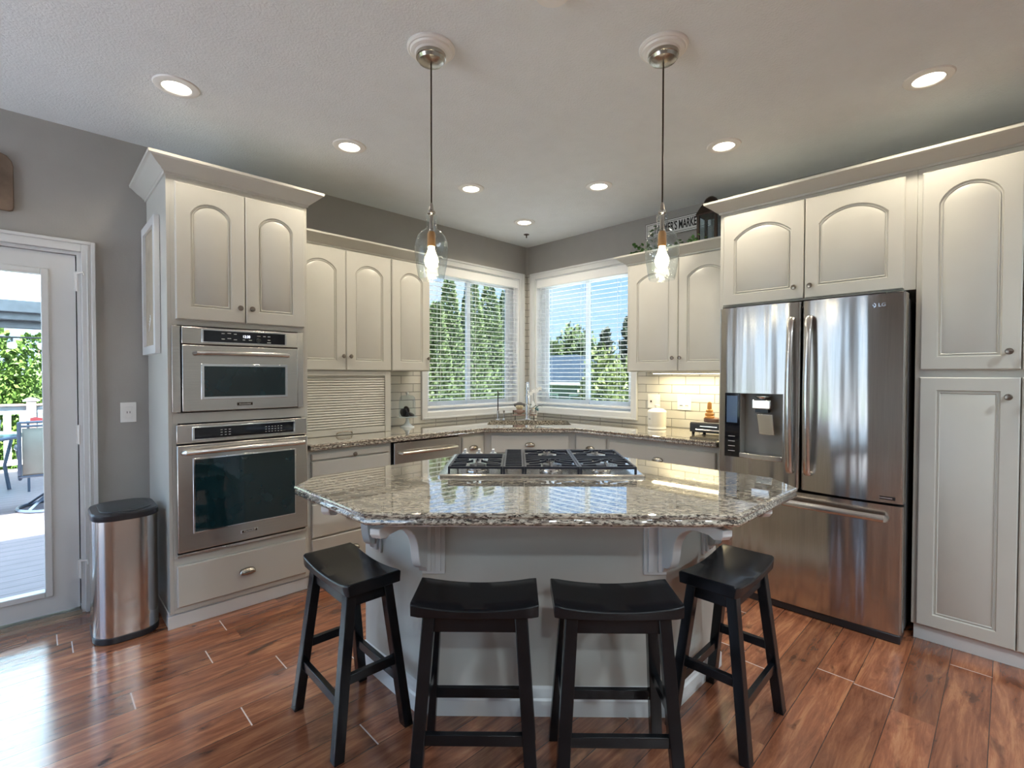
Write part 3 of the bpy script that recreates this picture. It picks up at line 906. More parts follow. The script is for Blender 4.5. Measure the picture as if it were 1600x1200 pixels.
# wall oven
ov = thing('wall_oven', 'built-in stainless steel wall oven with large dark window, below the microwave', 'oven', (-2.957, -0.60, 0.3775), 'A')
B(-3.26, -2.66, -0.08, TY, 0.380, 1.085).build('casing', black_pl, ov)
B(-3.288, -2.624, y - 0.010, y - 0.0005, 0.383, 1.084).build('dark_surround', dark, ov)
cp = B(-3.291, -2.621, y - 0.030, y - 0.011, 0.985, 1.084).build('control_panel', steel_ov, ov, bev=0.003)
B(-3.222, -2.690, y - 0.0335, y - 0.0302, 0.999, 1.071).build('panel_border', chrome, cp, bev=0.003)
B(-3.212, -2.700, y - 0.0345, y - 0.0336, 1.005, 1.065).build('display', ctrlglass, cp)
mb = MB()
for i in range(3):
    for j in range(3): B(-3.09 + i * 0.02, -3.08 + i * 0.02, y - 0.0349, y - 0.0346, 1.018 + j * 0.014, 1.0200 + j * 0.014).build('button_mark', white, cp)
for i in range(6):
    for j in range(3): B(-2.86 + i * 0.017, -2.852 + i * 0.017, y - 0.0349, y - 0.0346, 1.018 + j * 0.014, 1.0195 + j * 0.014).build('button_mark', white, cp)
do = B(-3.291, -2.621, y - 0.040, y - 0.011, 0.412, 0.976).build('door', steel_ov, ov, bev=0.004)
B(-3.222, -2.690, y - 0.0435, y - 0.0402, 0.505, 0.905).build('window_border', chrome, do, bev=0.006)
B(-3.214, -2.698, y - 0.045, y - 0.0436, 0.513, 0.897).build('window', ovenglass, do)
mb = MB().tube([(-3.262, y - 0.040, 0.938), (-3.255, y - 0.075, 0.941), (-3.12, y - 0.086, 0.943), (-2.956, y - 0.090, 0.944), (-2.79, y - 0.086, 0.943), (-2.657, y - 0.075, 0.941), (-2.65, y - 0.040, 0.938)], 0.0145, 12)
mb.build('handle', steel_sat, do)
bd = B(-2.995, -2.905, y - 0.0425, y - 0.0402, 0.452, 0.470).build('badge', chrome, do, bev=0.003)
B(-2.990, -2.910, y - 0.0430, y - 0.0426, 0.455, 0.467).build('badge_plate', bronze, bd)
text_mesh('badge_lettering', 'KitchenAid', 0.011, white, bd, (-2.950, y - 0.0433, 0.461), 0, 1.2, 0.0002)
B(-3.291, -2.621, y - 0.024, y - 0.011, 0.385, 0.400).build('vent_strip', steel_sat, ov, bev=0.002)

# framed burlap print on the side of the oven cabinet
pf = thing('framed_burlap_print', 'white framed burlap print hanging on the side of the oven cabinet', 'picture', (-3.324, -0.22, 1.465), 'A')
mb = MB()
for (y0, y1, z0, z1) in ((-0.432, -0.385, 1.465, 2.213), (-0.058, -0.010, 1.465, 2.213), (-0.385, -0.058, 1.465, 1.512), (-0.385, -0.058, 2.166, 2.213)):
    mb.box(-3.350, -3.3235, y0, y1, z0, z1)
mb.build('frame', trimw, pf, bev=0.002)
B(-3.336, -3.3255, -0.385, -0.058, 1.512, 2.166).build('burlap', burlap, pf)
mb = MB()
for k in range(4):
    mb.tube([(-3.3375, -0.16 - k * 0.012, 1.60 + k * 0.012), (-3.3375, -0.185 - k * 0.012, 1.625 + k * 0.014), (-3.3375, -0.165 - k * 0.014, 1.645 + k * 0.015)], 0.0018, 6)
mb.build('printed_mark', petal, pf)

# upper cabinets, frame A
def upper(frame, label, x0, x1, doors, yf=-0.310, z0=1.378, z1=2.250, knobs=(), arch=0.065):
    u = thing('wall_cabinet', label, 'cabinet', ((x0 + x1) / 2, yf / 2, z0), frame)
    mb = B(x0, x1, yf, -0.002, z0, z1); mb.build('carcass', paint, u, bev=0.0015)
    for i, (a, b_) in enumerate(doors):
        mb = MB(); panel_front(mb, a, b_, z0 + 0.004, z1 - 0.010, yf - 0.020, arch); dd = mb.build('door', paint, u)
        knob(dd, knobs[i], 1.482, yf - 0.020)
    return u

UA = upper('A', 'off-white two-door wall cabinet above the roll-up appliance garage', -2.5995, -1.848, [(-2.585, -2.217), (-2.213, -1.852)], knobs=(-2.242, -2.187))
UA2 = upper('A', 'off-white single-door wall cabinet left of the corner windows', -1.847, -1.490, [(-1.842, -1.494)], knobs=(-1.518,))
mb = MB(); sweep(mb, [(-2.5985, -0.311), (-1.4895, -0.311), (-1.4895, -0.003)], [(o_, 2.2505 + z_ * 0.85) for o_, z_ in CROWN])
tag(mb.build('crown_molding', paint, origin=(-2.0, -0.2, 2.2505)), 'white crown molding along the top of the wall cabinets left of the windows', 'molding')
B_ = upper('B', 'off-white two-door wall cabinet right of the corner windows, a lamp strip under it', 1.448, 2.3275, [(1.476, 1.898), (1.902, 2.322)], knobs=(1.862, 1.921))
mb = MB(); sweep(mb, [(1.4475, -0.003), (1.4475, -0.311), (2.3270, -0.311)], [(o_, 2.2505 + z_ * 0.85) for o_, z_ in CROWN])
tag(mb.build('crown_molding', paint, origin=(1.9, -0.2, 2.2505), frame='B'), 'white crown molding on top of the wall cabinet right of the windows', 'molding')

# under cabinet lamp strip
ls = thing('strip_light', 'glowing strip light under the wall cabinet right of the windows', 'light', (1.95, -0.16, 1.362), 'B')
B(1.60, 2.30, -0.185, -0.135, 1.364, 1.3775).build('housing', white, ls)
B(1.61, 2.29, -0.180, -0.140, 1.360, 1.3635).build('lens', strip_glow, ls)
ld = bpy.data.lights.new('strip_lamp', 'AREA'); ld.shape = 'RECTANGLE'; ld.size = 0.68; ld.size_y = 0.04; ld.energy = STRIP_W; ld.color = (1.0, 0.82, 0.48)
lo = bpy.data.objects.new('strip_lamp', ld); sc.collection.objects.link(lo); lo.parent = ls; lo.location = (0, 0, -0.004)

# appliance garage (roll-up) below the left pair
ag = thing('appliance_garage', 'roll-up appliance garage with white slatted door on the worktop', 'appliance garage', (-2.22, -0.15, 0.9145), 'A')
mb = MB().box(-2.5995, -2.571, -0.315, -0.30, 0.9145, 1.377).box(-1.896, -1.849, -0.315, -0.30, 0.9145, 1.377).box(-2.571, -1.896, -0.315, -0.30, 1.342, 1.377)
mb.box(-1.867, -1.849, -0.30, -0.010, 0.9145, 1.377)
mb.build('face_frame', paint, ag, bev=0.0015)
mb = MB(); z = 0.962
while z < 1.341:
    mb.rings([[(x, -0.296, z), (x, -0.302, z + 0.002), (x, -0.305, z + 0.009), (x, -0.302, z + 0.016), (x, -0.296, z + 0.018)] for x in (-2.571, -1.896)])
    z += 0.0182
rd = mb.build('roll_door', paint, ag)
B(-2.571, -1.896, -0.309, -0.295, 0.916, 0.960).build('bottom_bar', paint, rd, bev=0.002)
mb = MB().tube([(-2.285, -0.312, 0.925), (-2.275, -0.322, 0.938), (-2.25, -0.325, 0.942), (-2.20, -0.325, 0.942), (-2.175, -0.322, 0.938), (-2.165, -0.312, 0.925)], 0.004, 8)
mb.build('pull', nickel, rd)

# base cabinets, frame A
BY = -0.590
def base_cab(frame, label, x0, x1, fronts, pulls=(), z1=0.872, boards=()):
    u = thing('base_cabinet', label, 'cabinet', ((x0 + x1) / 2, -0.30, 0), frame)
    B(x0, x1, BY, -0.002, 0.09, z1).build('carcass', paint, u, bev=0.0015)
    B(x0, x1, BY + 0.05, -0.002, 0, 0.0895).build('toe_kick', trimw, u)
    for (a, b_, z0, zz, kind) in fronts:
        mb = MB(); panel_front(mb, a, b_, z0, zz, BY - 0.020, plain=(kind == 'drawer'), arch=0)
        dd = mb.build('drawer' if kind == 'drawer' else 'door', paint, u)
        if kind == 'drawer': cup_pull(dd, (a + b_) / 2, (z0 + zz) / 2, BY - 0.020)
        else: knob(dd, b_ - 0.03, zz - 0.08, BY - 0.02)
    return u
bc = base_cab('A', 'off-white drawer base cabinet with pull-out board, beside the wall oven', -2.5995, -2.012,
              [(-2.580, -2.035, 0.540, 0.800, 'drawer'), (-2.580, -2.035, 0.318, 0.530, 'drawer'), (-2.580, -2.035, 0.105, 0.308, 'drawer')])
cb = MB(); panel_front(cb, -2.580, -2.035, 0.808, 0.848, BY - 0.020, plain=True); cb = cb.build('pull_out_board', paint, bc)
knob(cb, -2.300, 0.824, BY - 0.02)
# dishwasher
dw = thing('dishwasher', 'stainless steel dishwasher under the granite worktop left of the sink', 'dishwasher', (-1.70, -0.30, 0.0), 'A')
B(-2.0, -1.400, -0.58, -0.01, 0.10, 0.868).build('casing', dark, dw)
B(-1.995, -1.405, -0.61, -0.581, 0.12, 0.862).build('door', steel_ov, dw, bev=0.003)
B(-1.995, -1.405, -0.54, -0.10, 0.0, 0.099).build('toe_kick', dark, dw)
MB().tube([(-1.955, -0.611, 0.786), (-1.945, -0.640, 0.788), (-1.85, -0.652, 0.788), (-1.70, -0.656, 0.788), (-1.55, -0.652, 0.788), (-1.455, -0.640, 0.788), (-1.445, -0.611, 0.786)], 0.012, 12).build('handle', steel_sat, dw)
bc = base_cab('A', 'narrow off-white base cabinet between dishwasher and sink', -1.3995, -1.131, [(-1.376, -1.152, 0.680, 0.848, 'drawer'), (-1.376, -1.152, 0.105, 0.670, 'door')])
bc = base_cab('B', 'narrow off-white base cabinet right of the sink', 1.131, 1.4645, [(1.152, 1.445, 0.680, 0.845, 'drawer'), (1.152, 1.445, 0.105, 0.670, 'door')])
bc = base_cab('B', 'wide off-white base cabinet between the sink corner and the refrigerator', 1.465, 2.3275, [(1.478, 2.312, 0.655, 0.835, 'drawer'), (1.478, 1.893, 0.105, 0.645, 'door'), (1.898, 2.312, 0.105, 0.645, 'door')])
# sink base across the corner, frame D
sb = thing('base_cabinet', 'off-white sink base cabinet set diagonally in the corner', 'cabinet', (0, -0.9, 0), 'D')
DB = -1.218
MB().prism([(-0.382, DB), (0.382, DB), (0.545, DB + 0.17), (-0.545, DB + 0.17)], 0.09, 0.70).build('carcass', paint, sb, bev=0.0015)
B(-0.382, 0.382, DB, DB + 0.019, 0.7005, 0.872).build('face_rail', paint, sb)
MB().prism([(-0.35, DB + 0.05), (0.35, DB + 0.05), (0.5, DB + 0.17), (-0.5, DB + 0.17)], 0, 0.0895).build('toe_kick', trimw, sb)
mb = MB(); panel_front(mb, -0.325, 0.325, 0.700, 0.848, DB - 0.020, plain=True); dd = mb.build('drawer', paint, sb); cup_pull(dd, 0, 0.776, DB - 0.020)
for (a, b_, kx) in ((-0.325, -0.002, -0.03), (0.002, 0.325, 0.03)):
    mb = MB(); panel_front(mb, a, b_, 0.105, 0.690, DB - 0.020); dd = mb.build('door', paint, sb); knob(dd, kx, 0.62, DB - 0.020)

# ---- granite slabs with a shaped edge
EDGE = [(0.010, 0.0), (0.002, 0.003), (0.0, 0.009), (0.002, 0.014), (0.007, 0.017), (0.006, 0.021), (0.002, 0.027), (0.002, 0.033), (0.007, 0.039), (0.014, 0.041)]
def slab(poly, z1, th_scale, name, frame, label, cat, hole=None, origin=(0, 0, 0)):
    bm = bmesh.new()
    rings = []
    tot = EDGE[-1][1] * th_scale
    for (d_, h_) in reversed(EDGE):
        pts = inset(poly, d_)
        rings.append([bm.verts.new((p[0] - origin[0], p[1] - origin[1], z1 - (EDGE[-1][1] - (EDGE[-1][1] - h_)) * th_scale - origin[2])) for p in pts])
    # reversed(EDGE): from bottom ring (inset .014) to top ring
    n = len(poly)
    for k in range(len(rings) - 1):
        for i in range(n):
            j = (i + 1) % n
            f = bm.faces.new((rings[k][i], rings[k][j], rings[k + 1][j], rings[k + 1][i])); f.smooth = True
    top, bot = rings[-1], rings[0]
    if hole:
        ht = [bm.verts.new((p[0] - origin[0], p[1] - origin[1], z1 - origin[2])) for p in hole]
        hb = [bm.verts.new((p[0] - origin[0], p[1] - origin[1], z1 - tot - origin[2])) for p in hole]
        for i in range(len(hole)):
            j = (i + 1) % len(hole)
            bm.faces.new((ht[i], ht[j], hb[j], hb[i]))
        for o_, i_ in ((top, ht), (bot, hb)):
            es = []
            for L_ in (o_, i_):
                for i in range(len(L_)):
                    a, b_ = L_[i], L_[(i + 1) % len(L_)]
                    ed = bm.edges.get((a, b_)) or bm.edges.new((a, b_))
                    es.append(ed)
            bmesh.ops.triangle_fill(bm, use_beauty=True, use_dissolve=False, edges=es)
    else:
        bm.faces.new(top); bm.faces.new(list(reversed(bot)))
    bmesh.ops.recalc_face_normals(bm, faces=bm.faces)
    for ed in bm.edges:
        if len(ed.link_faces) == 2 and ed.calc_face_angle(0) > R(40): ed.smooth = False
    me = bpy.data.meshes.new(name); bm.to_mesh(me); bm.free(); me.materials.append(granite_m)
    o = bpy.data.objects.new(name, me); sc.collection.objects.link(o)
    rot = R(ANG[frame]); o.rotation_euler = (0, 0, rot); o.location = Matrix.Rotation(rot, 3, 'Z') @ Vector(origin)
    ORG[o.name] = Vector(origin)
    return tag(o, label, cat)

def d2w(a, b): return ((a + b) / math.sqrt(2), (-a + b) / math.sqrt(2))
def rrect(x0, x1, y0, y1, r, n=4):
    pts = []
    for (cx, cy, a0) in ((x1 - r, y1 - r, 0), (x0 + r, y1 - r, 90), (x0 + r, y0 + r, 180), (x1 - r, y0 + r, 270)):
        for k in range(n + 1):
            a = R(a0 + 90 * k / n); pts.append((cx + r * math.cos(a), cy + r * math.sin(a)))
    return pts
sink_hole = [d2w(*p) for p in rrect(-0.37, 0.37, -1.045, -0.625, 0.04)]
CT = [(-2.5995, -0.0095), (-2.5995, -0.640), (-1.172, -0.640), (-0.640, -1.172), (-0.640, -2.3275), (-0.0095, -2.3275), (-0.0095, -0.0095)]
slab(CT, 0.914, 1.0, 'granite_worktop', 'W', 'polished speckled granite worktop running around the corner under the windows', 'countertop', sink_hole, (-1.0, -0.5, 0.873))
sk = MB()
outer = rrect(-0.372, 0.372, -1.047, -0.623, 0.045); inner = inset(outer, 0.004)
sk.rings([[(p[0], p[1], 0.8725) for p in inset(outer, -0.012)], [(p[0], p[1], 0.8725) for p in inner], [(p[0], p[1], 0.72) for p in inset(outer, 0.012)], [(p[0], p[1], 0.708) for p in inset(outer, 0.04)]], True, False, True)
tag(sk.build('kitchen_sink', steel_sat, origin=(0, -0.83, 0.708), frame='D'), 'undermount stainless sink sunk into the corner granite worktop', 'sink')

# faucet etc.
fc = thing('faucet', 'tall chrome pull-down gooseneck faucet behind the corner sink', 'faucet', (-0.008, -0.590, 0.9145), 'D')
MB().lathe([(0.030, 0), (0.030, 0.008), (0.024, 0.014), (0.021, 0.03), (0.023, 0.07), (0.020, 0.13), (0.014, 0.17), (0.012, 0.22)], (-0.008, -0.590, 0.9145), 24).build('body', chrome, fc)
pts = [(-0.008, -0.590, 1.12), (-0.008, -0.590, 1.19)] + [(-0.008, -0.590 - 0.075 + 0.075 * math.cos(a), 1.19 + 0.085 * math.sin(a)) for a in [R(15 * k) for k in range(1, 12)]] + [(-0.008, -0.738, 1.17)]
MB().tube(pts, 0.0125, 14).build('gooseneck', chrome, fc)
MB().lathe([(0.0135, 0.10), (0.019, 0.07), (0.020, 0.0), (0.016, -0.006)], (-0.008, -0.739, 1.075), 18).build('spray_head', chrome, fc)
MB().tube([(0.014, -0.592, 1.03), (0.045, -0.600, 1.036), (0.075, -0.612, 1.060)], 0.006, 8).build('lever', chrome, fc)
f2 = thing('filter_tap', 'slim dark-tipped filtered water tap on the worktop left of the faucet', 'tap', (-0.292, -0.566, 0.9145), 'D')
MB().lathe([(0.020, 0), (0.018, 0.006), (0.0135, 0.012), (0.0125, 0.085), (0.009, 0.09)], (-0.292, -0.566, 0.9145), 16).build('base', chrome, f2)
MB().tube([(-0.292, -0.566, 0.99), (-0.292, -0.566, 1.10), (-0.292, -0.568, 1.16), (-0.292, -0.585, 1.195), (-0.292, -0.62, 1.200), (-0.292, -0.645, 1.185)], 0.005, 8).build('spout', bronze, f2)
f3 = thing('soap_dispenser', 'short chrome soap dispenser beside the filtered water tap', 'soap dispenser', (-0.235, -0.560, 0.9145), 'D')
MB().lathe([(0.016, 0), (0.015, 0.01), (0.006, 0.014), (0.006, 0.07), (0.010, 0.075), (0.010, 0.09)], (-0.235, -0.56, 0.9145), 14).build('pump', chrome, f3)
MB().tube([(-0.235, -0.56, 1.0), (-0.235, -0.60, 0.998)], 0.004, 8).build('spout', chrome, f3)

# ================================================================== ISLAND (frame D)
isl = thing('kitchen_island', 'off-white angled kitchen island base carrying the cooktop, stools around it', 'kitchen island', (0, -3.0, 0), 'D')
BP = [(-0.485, -3.365), (0.485, -3.365), (0.815, -3.035), (0.42, -2.64), (-0.42, -2.64), (-0.815, -3.035)]
MB().prism(BP, 0.0, 0.850).build('island_body', paint, isl, bev=0.002)
PLATE = [(-0.555, -3.70), (0.555, -3.70), (0.925, -3.35), (0.925, -3.235), (0.385, -2.66), (-0.385, -2.66), (-0.925, -3.235), (-0.925, -3.35)]
MB().prism(PLATE, 0.8505, 0.8715).build('support_plate', trimw, isl, bev=0.003)
def outer_path(poly, idx): return [poly[i] for i in idx]
# base moulding: travel so that the outer side is on the right (counter-clockwise path has outside on its right)
mb = MB(); sweep(mb, BP, [(0.0, 0.0), (0.022, 0.0), (0.022, 0.062), (0.016, 0.070), (0.016, 0.092), (0.010, 0.104), (0.0, 0.110)], closed=True)
mb.build('base_molding', trimw, isl)
def bracket(x, y, ang, L=0.36, plate_ang=None, px=None, py=None):
    """corbel whose profile runs from (x,y) outward in direction ang (degrees, frame D)"""
    br = MB()
    T_ = 0.036
    zt = 0.8503
    prof = [(-0.012, zt), (L, zt), (L, zt - 0.020), (L - 0.012, zt - 0.034), (L - 0.045, zt - 0.044), (L - 0.07, zt - 0.038)]
    for k in range(9):
        a = R(90 * k / 8)
        prof.append((L - 0.10 - (L - 0.185) * math.sin(a), zt - 0.040 - 0.135 * (1 - math.cos(a))))
    prof += [(0.078, zt - 0.205), (0.066, zt - 0.232), (0.046, zt - 0.247), (0.024, zt - 0.252), (0.012, zt - 0.272), (-0.012, zt - 0.284)]
    c, s_ = math.cos(R(ang)), math.sin(R(ang))
    for off, ss in ((0, T_),):
        r0 = [(x + u * c - (-ss / 2) * s_, y + u * s_ + (-ss / 2) * c, z) for u, z in prof]
        r1 = [(x + u * c - (ss / 2) * s_, y + u * s_ + (ss / 2) * c, z) for u, z in prof]
        br.rings([r0, r1])
    bo = br.build('bracket', trimw, isl, bev=0.003)
    # back plate against the cabinet face
    if plate_ang is not None:
        c, s_ = math.cos(R(plate_ang)), math.sin(R(plate_ang))   # outward normal of the face
        tx, ty = -s_, c
        def pl(t0, t1, n0, n1, z0, z1):
            p = [(px + tx * t0 + c * n0, py + ty * t0 + s_ * n0), (px + tx * t1 + c * n0, py + ty * t1 + s_ * n0), (px + tx * t1 + c * n1, py + ty * t1 + s_ * n1), (px + tx * t0 + c * n1, py + ty * t0 + s_ * n1)]
            return p, z0, z1
        bp = MB()
        for a in ((-0.045, 0.045, 0.0005, 0.012, 0.562, 0.850), (-0.030, -0.008, 0.012, 0.022, 0.575, 0.825), (0.008, 0.030, 0.012, 0.022, 0.575, 0.825), (-0.050, 0.050, 0.012, 0.028, 0.828, 0.850)):
            bp.prism(*pl(*a))
        bp.build('bracket_plate', trimw, bo, bev=0.002)
for s_ in (-1, 1):
    bracket(0.475 * s_, -3.372, 270 + 15 * s_, 0.365, 270, 0.438 * s_, -3.365)
    bracket(0.748 * s_, -3.112, 270 + 14 * s_, 0.36, 270 + 45 * s_, 0.735 * s_, -3.115)

IT = [(-0.590, -3.768), (0.590, -3.768), (0.985, -3.388), (0.985, -3.205), (0.39, -2.61), (-0.39, -2.61), (-0.985, -3.205), (-0.985, -3.388)]
slab(IT, 0.914, 1.02, 'granite_island_top', 'D', 'polished speckled granite island top with angled corners and shaped edge', 'countertop', None, (0, -3.2, 0.872))

# cooktop
ck = thing('gas_cooktop', 'stainless steel gas cooktop with black grates set in the island top', 'cooktop', (0, -2.96, 0.9145), 'D')
CX0, CX1, CY0, CY1 = -0.447, 0.437, -3.228, -2.695
mb = MB()
O = rrect(CX0, CX1, CY0, CY1, 0.012, 3)
mb.rings([[(p[0], p[1], 0.9146) for p in O], [(p[0], p[1], 0.922) for p in O], [(p[0], p[1], 0.927) for p in inset(O, 0.006)], [(p[0], p[1], 0.927) for p in inset(O, 0.010)], [(p[0], p[1], 0.9185) for p in rrect(CX0 + .03, CX1 - .03, CY0 + .03, CY1 - .03, 0.02, 3)]])
mb.build('cooktop_tray', steel_sat, ck)
def burner(x, y, r):
    b_ = MB().lathe([(r * 1.25, 0), (r * 1.22, 0.006), (r, 0.010), (r, 0.018), (r * 0.9, 0.019)], (x, y, 0.9186), 24).build('burner', steel_sat, ck)
    MB().lathe([(r * 0.86, 0), (r * 0.88, 0.006), (r * 0.78, 0.010), (0.001, 0.011)], (x, y, 0.938), 24).build('burner_cap', iron, b_)
for (x, y, r) in ((-0.285, -3.10, 0.042), (0.045, -3.10, 0.042), (0.045, -2.83, 0.034), (0.270, -3.10, 0.036), (0.270, -2.83, 0.042)): burner(x, y, r)
zg, zh = 0.9465, 0.9565
def grate(x0, x1, y0, y1, fingers, label=None):
    g = MB(); w_ = 0.009
    for x in (x0, x1 - w_): g.box(x, x + w_, y0, y1, zg, zh)
    for y_ in (y0, y1 - w_): g.box(x0 + w_, x1 - w_, y_, y_ + w_, zg, zh)
    for x in (x0, x1 - w_):
        for y_ in (y0, y1 - w_): g.box(x, x + w_, y_, y_ + w_, 0.9188, zg)
    for kind, a in fingers:
        if kind == 'full':
            g.box(x0 + w_, x1 - w_, a - 0.004, a + 0.004, zg + 0.001, zh + 0.001)
        elif kind == 'side':            # two short fingers leaving the middle open
            cx = (x0 + x1) / 2; hw = (x1 - x0) / 2
            for s in (-1, 1):
                xa, xb = cx + s * (hw - w_), cx + s * hw * 0.38
                g.rings([[(xa, a - 0.0045, zg), (xa, a + 0.0045, zg), (xa, a + 0.0045, zh), (xa, a - 0.0045, zh)], [(xb, a - 0.0045, zg + 0.002), (xb, a + 0.0045, zg + 0.002), (xb, a + 0.0045, zh + 0.004), (xb, a - 0.0045, zh + 0.004)]])
        elif kind == 'cross':           # spider over a burner
            cx = (x0 + x1) / 2
            for dx, dy in ((1, 0), (-1, 0), (0, 1), (0, -1)):
                for r0, r1, z0, z1 in ((0.020, 0.060, zh + 0.001, zg + 0.003), (0.060, 0.095, zg + 0.003, zg)):
                    px, py = -dy * 0.0045, dx * 0.0045
                    pa = [(cx + dx * r0 + px, a + dy * r0 + py), (cx + dx * r0 - px, a + dy * r0 - py)]
                    pb = [(cx + dx * r1 + px, a + dy * r1 + py), (cx + dx * r1 - px, a + dy * r1 - py)]
                    g.rings([[(pa[0][0], pa[0][1], z0), (pa[1][0], pa[1][1], z0), (pa[1][0], pa[1][1], z0 + 0.009), (pa[0][0], pa[0][1], z0 + 0.009)],
                             [(pb[0][0], pb[0][1], z1), (pb[1][0], pb[1][1], z1), (pb[1][0], pb[1][1], z1 + 0.009), (pb[0][0], pb[0][1], z1 + 0.009)]])
                tip = (cx + dx * 0.022, a + dy * 0.022)
                g.box(tip[0] - 0.004, tip[0] + 0.004, tip[1] - 0.004, tip[1] + 0.004, zh, zh + 0.012)
    return g.build('grate', iron, ck, smooth=False)
grate(-0.405, -0.170, -3.205, -2.865, [('side', -3.16), ('side', -3.13), ('cross', -3.10), ('side', -3.06), ('side', -3.02), ('full', -2.95), ('full', -2.91)])
grate(-0.168, -0.078, -3.205, -2.715, [('full', -3.205 + 0.044 * k) for k in range(1, 11)])
grate(-0.076, 0.160, -3.205, -2.715, [('side', -3.16), ('cross', -3.10), ('side', -3.05), ('full', -3.00), ('full', -2.96), ('full', -2.92), ('side', -2.87), ('cross', -2.83), ('side', -2.76)])
grate(0.162, 0.405, -3.205, -2.715, [('side', -3.16), ('cross', -3.10), ('side', -3.05), ('full', -3.00), ('full', -2.96), ('full', -2.92), ('side', -2.87), ('cross', -2.83), ('side', -2.76)])
for k, x in enumerate((-0.375, -0.303, -0.231)):
    kn = MB().lathe([(0.024, 0), (0.024, 0.010), (0.018, 0.013), (0.016, 0.030), (0.012, 0.032)], (x, -2.775, 0.9186), 18)
    kn.box(x - 0.006, x + 0.006, -2.797, -2.753, 0.9505, 0.966)
    kn.build('burner_knob', simple('pale_knob_metal', (0.80, 0.80, 0.80), 0.3, 0.2) if k == 0 else bpy.data.materials['pale_knob_metal'], ck)

# ================================================================== REFRIGERATOR (frame B)
fr = thing('refrigerator', 'stainless steel french-door refrigerator with ice dispenser and freezer drawer', 'refrigerator', (2.845, -0.38, 0), 'B')
FX0, FX1 = 2.383, 3.304
B(FX0 + 0.004, FX1 - 0.004, -0.655, -0.03, 0.03, 1.745).build('case', simple('grey_case_paint', (0.12, 0.12, 0.125), 0.45), fr, bev=0.004)
B(FX0 + 0.01, FX1 - 0.004, -0.742, -0.60, 0.0, 0.0445).build('base_grille', black_pl, fr, bev=0.006)
B(FX0 + 0.01, FX0 + 0.09, -0.70, -0.60, 1.7455, 1.775).box(FX1 - 0.09, FX1 - 0.01, -0.70, -0.60, 1.7455, 1.775).build('hinge_cover', black_pl, fr, bev=0.004)
def arc_y(x, a, b_, y0=-0.735, bulge=0.018, rc=0.014):
    t = (x - a) / (b_ - a) * 2 - 1
    yy = y0 - bulge * (1 - t * t)
    dd = min(x - a, b_ - x)
    if dd < rc:
        k = 1 - dd / rc
        yy += rc * (1 - math.sqrt(max(0, 1 - k * k)))
    return yy
def curved(mb, a, b_, xa, xb, z0, z1, y_back=-0.662, cap=True, bulge=0.018):
    xs = [a, a + 0.001, a + 0.003, a + 0.006, a + 0.010, a + 0.014] + [a + 0.014 + (b_ - a - 0.028) * k / 14 for k in range(1, 14)] + [b_ - 0.014, b_ - 0.010, b_ - 0.006, b_ - 0.003, b_ - 0.001, b_]
    xs = [x for x in xs if xa - 1e-6 < x < xb + 1e-6]
    if xs[0] > xa + 1e-5: xs = [xa] + xs
    if xs[-1] < xb - 1e-5: xs = xs + [xb]
    poly = [(x, arc_y(x, a, b_, bulge=bulge)) for x in xs] + [(xb, y_back), (xa, y_back)]
    return mb.prism(poly, z0, z1)
DL0, DL1, DR0, DR1 = FX0, 2.838, 2.846, FX1
hx0, hx1, hz0, hz1 = 2.428, 2.755, 0.850, 1.242
mb = MB(); curved(mb, DL0, DL1, DL0, DL1, 0.706, hz0); curved(mb, DL0, DL1, DL0, DL1, hz1, 1.764)
curved(mb, DL0, DL1, DL0, hx0, hz0, hz1); curved(mb, DL0, DL1, hx1, DL1, hz0, hz1)
ld_ = mb.build('left_door', steel_fr, fr, ang=50)
mb = MB(); curved(mb, DR0, DR1, DR0, DR1, 0.706, 1.764); rd_ = mb.build('right_door', steel_fr, fr, ang=50)
mb = MB(); curved(mb, FX0, FX1, FX0, FX1, 0.046, 0.692, bulge=0.018); fd_ = mb.build('freezer_drawer', steel_fr, fr, ang=50)
greyp = simple('dispenser_grey', (0.34, 0.33, 0.30), 0.45, 0.0)
mb = MB().box(2.516, hx1 - .0005, -0.668, -0.664, hz0 + .0005, hz1 - .0005).box(2.516, 2.520, -0.744, -0.668, hz0 + .0005, hz1 - .0005).box(hx1 - 0.004, hx1 - .0005, -0.744, -0.668, hz0 + .0005, hz1 - .0005).box(2.520, hx1 - .004, -0.744, -0.668, hz1 - 0.004, hz1 - .0005)
dsp = mb.build('dispenser_recess', greyp, ld_)
mb = MB(); poly = [(2.516, -0.755), (2.60, -0.768), (2.70, -0.770), (hx1, -0.758), (hx1 - .001, -0.668), (2.516, -0.668)]; mb.prism(poly, hz0 + .001, hz0 + 0.030); mb.build('drip_tray', steel_sat, dsp, bev=0.003)
cpn = B(hx0 + .0005, 2.5155, -0.753, -0.664, hz0 + .0005, hz1 - .0005).build('touch_panel', ctrlglass, ld_)
for z in (0.885, 0.915, 0.945, 0.975): B(2.450, 2.490, -0.7536, -0.7531, z, z + 0.003).build('button_mark', white, cpn)
B(2.440, 2.504, -0.7545, -0.7531, 1.06, 1.225).build('touch_display', simple('dim_blue_display', (0.10, 0.17, 0.30), 0.1), cpn)
mb = MB().box(2.585, 2.690, -0.752, -0.69, 1.150, 1.205); mb.lathe([(0.03, 0), (0.045, 0.02)], (2.637, -0.715, 1.207), 16); mb.build('ice_chute', chrome, dsp, bev=0.006)
mb = MB().box(2.600, 2.670, -0.735, -0.69, 1.128, 1.1495); mb.build('chute_neck', black_pl, dsp)
